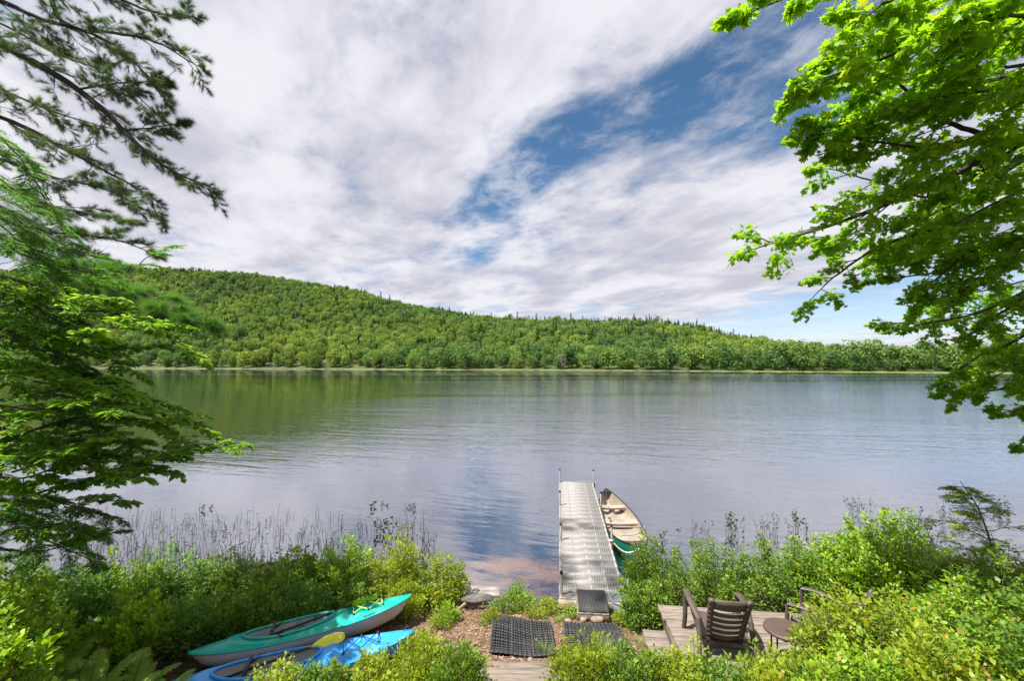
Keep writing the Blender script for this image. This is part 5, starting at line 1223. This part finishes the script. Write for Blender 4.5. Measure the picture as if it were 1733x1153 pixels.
for px, Y, top, rx, mat, n, ls, lb in [
    (752, 8.0, 930, .45, ML_YEL, 4200, .05, 'yellow green bush at the water edge by the pale boards'),
    (675, 8.1, 895, .55, ML_YEL, 5000, .052, 'tall yellow green bush behind the teal kayak bow'),
    (590, 8.1, 905, .60, ML_BRT, 5000, .055, 'green bush behind the middle of the teal kayak, by the reeds'),
    (500, 8.0, 925, .62, ML_MID, 5000, .055, 'mid green bush on the left shore in front of the reeds'),
    (405, 7.8, 935, .65, ML_MID, 5000, .058, 'green bush on the shore behind the teal kayak stern'),
    (310, 7.5, 930, .68, ML_DARK, 5000, .062, 'dark bush at the reed edge, left of the kayaks'),
    (215, 7.0, 940, .70, ML_BRT, 4800, .065, 'broad-leaved green bush at the reed edge under the beech'),
    (690, 7.5, 975, .34, ML_YEL, 3000, .045, 'bushy yellow green plant just beyond the teal kayak tip'),
    (610, 7.5, 975, .42, ML_MID, 3800, .05, 'green shrub leaning over the teal kayak deck cords'),
    (525, 7.3, 985, .48, ML_DARK, 4200, .05, 'dark shrub overhanging the teal kayak cockpit'),
    (435, 7.0, 985, .50, ML_MID, 4200, .052, 'shaded shrub behind the teal kayak stern half'),
    (345, 6.75, 1005, .45, ML_DARK, 3800, .055, 'dark shaded shrub touching the stern tip of the teal kayak'),
    (245, 6.3, 985, .55, ML_BRT, 3800, .075, 'broad-leaved shrub in shade left of the kayaks'),
    (150, 6.3, 965, .60, ML_DARK, 3800, .08, 'shaded broad-leaved shrub at lower left'),
    (50, 5.3, 965, .60, ML_BRT, 3300, .095, 'large-leaved green shrub at the lower left edge'),
    (20, 4.3, 1040, .45, ML_BRT, 2200, .10, 'large-leaved plant in the bottom left corner'),
    (110, 7.0, 940, .70, ML_MID, 4800, .065, 'bush at the reed edge below the hemlock sprays'),
    (15, 6.4, 935, .65, ML_MID, 4200, .075, 'green bush at the water on the far left edge'),
    (715, 5.0, 1078, .40, ML_YEL, 4000, .045, 'leafy yellow green shrub at the blue kayak bow, left of the steps'),
    (778, 4.75, 1085, .30, ML_MID, 3000, .042, 'low green shrub touching the left end of the steps'),
    (640, 4.95, 1100, .34, ML_YEL, 3300, .042, 'low leafy plant covering the blue kayak bow'),
    (560, 4.7, 1118, .34, ML_MID, 3000, .045, 'low plant in front of the blue kayak cockpit'),
    (480, 4.65, 1112, .30, ML_YEL, 2400, .045, 'yellowish weeds growing over the blue kayak stern half')]:
    k += 1; shrub('shrub', px, Y, top, rx, lb, mat, n, ls, k, dens=max(40, n // 62), group=SL)
shrub('weed_clump', 880, 7.75, 985, .26, 'bright weeds growing between the pale boards and the dock', ML_BRT, 1500, .04, 90, dens=34, cat='plant', group='small plants by the water')
shrub('weed_clump', 925, 7.6, 1010, .20, 'small yellowish weeds at the left foot of the dock', ML_YEL, 900, .035, 91, dens=24, cat='plant', group='small plants by the water')
shrub('weed_clump', 1052, 7.0, 1035, .18, 'yellow weeds beside the boarding ramp and the tub', ML_YEL, 900, .035, 92, dens=24, cat='plant', group='small plants by the water')
shrub('weed_clump', 850, 7.6, 1005, .16, 'small green weeds behind the large rubber mat', ML_MID, 700, .035, 93, dens=20, cat='plant', group='small plants by the water')
shrub('weed_clump', 755, 7.2, 1020, .24, 'green weeds round the foot of the bare root', ML_BRT, 1300, .04, 94, dens=30, cat='plant', group='small plants by the water')

# thin sapling at the right edge
sp = Branches(71)
st = bez(pth((1700, 1010, 5.0), (1680, 930, 5.0), (1655, 860, 5.0), (1625, 815, 5.0)), 16); sp.wood.tube(st, np.linspace(.014, .003, len(st)), 6)
for i in range(40):
    t = .12 + .86 * i / 40; p = st[int(t * (len(st) - 1))]; a = sp.r.uniform(0, 6.28); ln = .62 * (1.05 - t) + .12
    sp.side(p, np.array([math.cos(a), math.sin(a) * .8, sp.r.uniform(-.1, .7)]), ln * sp.r.uniform(.7, 1.1), 'hemlock', .004, .15, 9, .42, .042, 14, .3 if t < .75 else .05, .06, .6, 0)
sp.build('sapling', np.array([st[0][0], st[0][1], float(ground_z(st[0][0], st[0][1]))]), 'thin feathery sapling with a bare bent tip at the right edge', 'tree', None, LEAFN, ML_BRT, M_BARKD, 'crown', 'stem')

# ------------------------------------------------------------------ ferns
def fern(px, Y, h, label, seed, nf=9):
    r = np.random.default_rng(seed); x = (px - CX) / F_PX * Y; base = np.array([x, Y, float(ground_z(x, Y))])
    e = empty('fern', base, label, 'fern', 'ferns in the lower left')
    FT = (np.array([[0, 0, 0], [-.085, .12, .01], [.085, .12, .01], [-.06, .6, -.01], [.06, .6, -.01], [0, 1, -.08]]), LEAF[1])
    for i in range(nf):
        f = Foliage(seed + i); a = i * 2 * math.pi / nf + r.normal(0, .25); L_ = h * r.uniform(.8, 1.15); d = np.array([math.cos(a), math.sin(a), 0]); t = np.linspace(0, 1, 38)[:, None]
        C = base + d * L_ * .7 * t ** 1.2 + np.array([0, 0, 1.0]) * L_ * (1.05 * t - .42 * t ** 2.4)
        f.wood.tube(C, np.linspace(.006, .0015, 38), 4, cap=False)
        lat = np.array([-d[1], d[0], 0]); T = norm(np.gradient(C, axis=0)); N = np.cross(np.broadcast_to(lat, T.shape), T); N *= np.sign(N[:, 2:3] + 1e-6)
        idx = np.arange(6, 38); m = len(idx); w = .20 * L_ * np.sin(np.clip((idx - 3) / 35, 0, 1) ** .7 * math.pi) ** .8 + .012; tn = r.normal(0, .14)
        for sg in (-1, 1):
            Yv = norm(lat * sg + T[idx] * .45 + r.normal(0, .04, (m, 3))); tone = np.clip(.55 + tn + r.normal(0, .08, m), 0, 1)
            f.leaf(C[idx], Yv, N[idx] + r.normal(0, .1, (m, 3)), w, np.where(r.random(m) < .02, 1.3, tone))
        V, F, tt_ = f.mesh(FT); fo = obj_np('frond', V, F, ML_FERN, e, tint=tt_); f.wood.build('stalk', M_TWIG, fo)
    return e
for i, (px, Y, h, lb) in enumerate([(170, 5.3, .72, 'large light green fern at the bottom left, nearest the picture edge'), (240, 5.45, .66, 'fern with arching fronds left of the blue kayak stern'), (110, 5.4, .72, 'fern in shade behind the large light green fern'),
                                    (285, 5.15, .55, 'small fern touching the blue kayak stern'), (60, 5.0, .66, 'fern in the bottom left corner among large leaves'), (215, 4.95, .55, 'bright fern at the bottom edge left of the blue kayak')]):
    fern(px, Y, h, lb, 300 + i)

# ------------------------------------------------------------------ reeds and water plants
def reeds():
    r = np.random.default_rng(77); V, F, T = [], [], []
    n = 4200
    px = r.uniform(120, 730, n); Y = r.uniform(8.6, 12.2, n) - .0
    x = (px - CX) / F_PX * Y; Y = Y + np.interp(x, [-9, -4, -1.2], [1.0, .5, .3]); x = (px - CX) / F_PX * Y
    keep = (r.random(n) < np.interp(px, [120, 250, 520, 600, 730], [.8, 1, .75, .35, .25])) & (r.random(n) < np.interp(Y, [8.6, 10.5, 13], [1, .8, .25]))
    for xi, yi in zip(x[keep], Y[keep]):
        
        if math.sin(xi * 2.3 + yi) * math.sin(yi * 3.1 - xi * 1.3) < r.uniform(-.9, .3): continue
        h = r.uniform(.10, .32) if r.random() < .85 else r.uniform(.3, .55); a = r.uniform(0, 6.28); ln = r.uniform(.05, .8) * h; d = np.array([math.cos(a), math.sin(a), 0]); s = np.array([-d[1], d[0], 0]) * r.uniform(.0025, .005)
        s = np.array([1.0, 0, 0]) * r.uniform(.0025, .0055)
        P = [np.array([xi, yi, -.12]), np.array([xi, yi, h * .55]) + d * ln * .35, np.array([xi, yi, h]) + d * ln]
        if r.random() < .4: P[2] = P[1] + d * h * .35 + [0, 0, -h * .12]      # bent over
        k = len(V); V += [P[0] - s, P[0] + s, P[1] - s, P[1] + s, P[2]]; F += [[k, k + 1, k + 3], [k, k + 3, k + 2], [k + 2, k + 3, k + 4]]; T += [r.uniform(0, .6)] * 5
        if r.random() < .45:           # a short leaf or seed head on the stem
            q = P[1] + (P[2] - P[1]) * r.uniform(0, .7); e_ = q + np.array([r.normal(0, .05), r.normal(0, .05), r.uniform(-.02, .06)]); w = np.array([0, 0, 1.0]) * .010
            k = len(V); V += [q, (q + e_) / 2 + w, e_, (q + e_) / 2 - w]; F += [[k, k + 1, k + 2], [k, k + 2, k + 3]]; T += [r.uniform(0, .7)] * 4
    o = obj_np('reeds', np.array(V), np.array(F), ML_REED, tint=np.array(T)); tag(o, 'thin dark reeds standing in the shallow water along the left shore', 'reeds', kind='stuff')
reeds()
def water_plant(px, py, n, h, label, seed, spread=.22):
    f = Foliage(seed); r = f.r; b = PZ(px, py, 0.0)
    for i in range(n):
        a = r.uniform(0, 6.28); q = spread * math.sqrt(r.random()); p0 = b + np.array([math.cos(a) * q, math.sin(a) * q, -.15]); hh = h * r.uniform(.5, 1.1)
        tip = p0 + np.array([r.normal(0, .10), r.normal(0, .10), hh + .15]); f.wood.tube([p0, (p0 + tip) / 2 + [r.normal(0, .03), 0, 0], tip], [.004, .0035, .0025], 4, cap=False)
        m = 5; t = r.uniform(.45, 1.0, m)[:, None]; P = p0 + (tip - p0) * t
        f.leaf(P, norm(rand_dirs(m, r) * [1, 1, .6] + [0, 0, .1]), rand_dirs(m, r) + [0, 0, .6], r.uniform(.05, .10, m), r.uniform(0, .9, m))
    return f.build('water_plant', b, label, 'plant', 'dark plants standing in the water', LEAFN if seed % 2 else LEAFQ, ML_WEED, M_TWIG, 'leaves', 'stems')
for i, (px, py, n, h, lb) in enumerate([(1130, 925, 9, .35, 'dark water weeds just off the canoe tip'), (1180, 908, 12, .42, 'dark water plants behind the shrub nearest the canoe'), (1240, 905, 16, .5, 'dark upright water plants behind the shrub by the slat-back chair'),
                                        (1300, 905, 16, .5, 'dark leaf tufts in the water behind the platform shrubs'), (1350, 900, 14, .5, 'dark water plants left of the big bright bush'), (1455, 870, 22, .52, 'dark leafy water plant rising above the big bright bush'),
                                        (1562, 905, 22, .6, 'tall dark water plants right of the big bright bush'), (1605, 890, 16, .5, 'dark water plants between the bright bush and the sapling tip'), (1695, 868, 18, .42, 'dark water weeds right of the sapling tip'),
                                        (690, 905, 16, .42, 'dark leafy water plants behind the tall yellow green bush'), (650, 900, 14, .4, 'dark water plants at the end of the reed bed'), (725, 935, 9, .35, 'dark weeds in the water behind the bush by the pale boards'),
                                        (640, 858, 7, .16, 'sparse floating weeds off the left reeds'), (700, 862, 9, .16, 'small floating weed patch in open water off the left shore'), (355, 862, 4, .22, 'lone dark sprig standing in the water beyond the reeds')]):
    water_plant(px, py, n, h, lb, 500 + i)

# ------------------------------------------------------------------ litter on the path
def litter():
    r = np.random.default_rng(88); n = 5200
    x = r.normal(-.2, 1.25, n); y = r.uniform(5.2, 7.9, n); ok = (x > -2.6) & (x < 2.2); x, y = x[ok], y[ok]; n = len(x)
    P = np.stack([x, y, ground_z(x, y) + r.uniform(.004, .02, n)], -1)
    V, F = leaf_quads(P, np.tile([0, 0, 1.0], (n, 1)), r.uniform(.006, .022, n), r, asp=1.3, jitter=.5)
    m, b, out = new_mat('dry_leaf_and_chip'); at = b.n('ShaderNodeAttribute', attribute_name='tint'); p = b.n('ShaderNodeBsdfPrincipled')
    b.put(p.inputs['Base Color'], b.mix(at.outputs['Fac'], rgb(.10, .055, .033), rgb(.36, .26, .18))); p.inputs['Roughness'].default_value = .9; b.t.links.new(p.outputs[0], out.inputs['Surface'])
    o = obj_np('leaf_litter', V, F, m, tint=np.repeat(r.uniform(0, 1, n) ** 1.5, 4)); tag(o, 'dry leaves and wood chips strewn over the dirt path', 'litter', kind='stuff')
litter()

# ------------------------------------------------------------------ grass tufts and low herbs along the path
def grass_tuft(px, py, n, h, label, seed):
    r = np.random.default_rng(seed); p = PZ(px, py, .4); p[2] = float(ground_z(p[0], p[1])); V, F, T = [], [], []
    for i in range(n):
        a = r.uniform(0, 6.28); q = r.uniform(0, .09); b0 = p + [math.cos(a) * q, math.sin(a) * q, -.01]; hh = h * r.uniform(.5, 1.1); d = np.array([math.cos(a + r.normal(0, .5)), math.sin(a), 0]) * hh * r.uniform(.15, .7)
        s_ = np.cross(d, [0, 0, 1.0]); s_ = s_ / (np.linalg.norm(s_) + 1e-9) * .004; m_ = b0 + d * .35 + [0, 0, hh * .65]; e_ = b0 + d + [0, 0, hh * .9]
        k_ = len(V); V += [b0 - s_, b0 + s_, m_ - s_ * .8, m_ + s_ * .8, e_]; F += [[k_, k_ + 1, k_ + 3], [k_, k_ + 3, k_ + 2], [k_ + 2, k_ + 3, k_ + 4]]; T += [r.uniform(.2, 1)] * 5
    o = obj_np('grass_tuft', np.array(V), np.array(F), ML_FERN, tint=np.array(T)); return tag(o, label, 'grass', 'grass tufts by the path')
for i, (px, py, n, h, lb) in enumerate([(922, 1120, 34, .20, 'grass tuft at the right corner of the large rubber mat by the steps'), (1022, 1150, 60, .34, 'long pale grass blades right of the steps at the bottom edge'), (820, 1052, 30, .12, 'short grass tuft at the far left corner of the large rubber mat'),
        (945, 1045, 40, .16, 'grass tuft left of the boarding ramp'), (1072, 1065, 36, .18, 'grass tuft at the foot of the platform step'), (722, 1062, 36, .16, 'grass tuft below the teal kayak bow'), (790, 1095, 30, .13, 'grass tuft left of the large rubber mat'), (905, 1030, 36, .14, 'grass tuft behind the large rubber mat near the dock')]):
    grass_tuft(px, py, n, h, lb, 700 + i)
for i, (px, Y, top, rx, mat, lb) in enumerate([(905, 7.35, 1022, .16, ML_YEL, 'low yellowish herb just behind the large rubber mat'), (958, 7.25, 1030, .12, ML_BRT, 'tiny green herb between the dock and the smaller rubber mat'), (830, 7.1, 1036, .12, ML_YEL, 'tiny yellow herb below the flat grey rock'), (700, 6.4, 1062, .14, ML_BRT, 'small green herb by the blue kayak tip'), (805, 5.6, 1100, .12, ML_BRT, 'small green herb at the left edge of the dirt path')]):
    shrub('herb', px, Y, top, rx, lb, mat, 420, .034, 120 + i, dens=16, cat='plant', group='small herbs along the path')

# ------------------------------------------------------------------ low ground cover on the banks
def ground_cover():
    f = Foliage(901); r = f.r; n = 26000
    x = r.uniform(-9.5, 9.0, n); y = r.uniform(1.2, 9.2, n); z = ground_z(x, y)
    path = ((x + .15) / 2.0) ** 2 + ((y - 6.3) / 1.7) ** 2 + r.normal(0, .12, n) < 1.15
    steps_ = (x > -.75) & (x < .8) & (y < 6.0); deck = (x > 1.6) & (x < 4.4) & (y > 4.2) & (y < 6.2); boats = (x > -5.4) & (x < -1.0) & (np.abs(y - (6.05 + (x + 2.9) * .38)) < 1.0)
    ok = ~path & ~steps_ & ~deck & ~boats & (z > .03) & (np.sin(x * 1.9 + y) * np.sin(y * 2.2 - x * .7) > r.uniform(-1.2, .5, n)); x, y, z = x[ok], y[ok], z[ok]; n = len(x)
    P = np.stack([x, y, z + r.uniform(.01, .13, n)], -1)
    f.leaf(P, norm(rand_dirs(n, r) * [1, 1, .4] + [0, 0, .15]), norm(np.array([0, 0, 1.0]) + .5 * rand_dirs(n, r)), r.uniform(.03, .085, n), np.where(r.random(n) < .08, 1.3, np.clip(r.normal(.45, .22, n), 0, 1)))
    V, F, t = f.mesh(LEAF); o = obj_np('ground_cover', V, F, ML_MID, tint=t); tag(o, 'low green leaves covering the soil between the shrubs on both banks', 'ground cover', kind='stuff')
ground_cover()
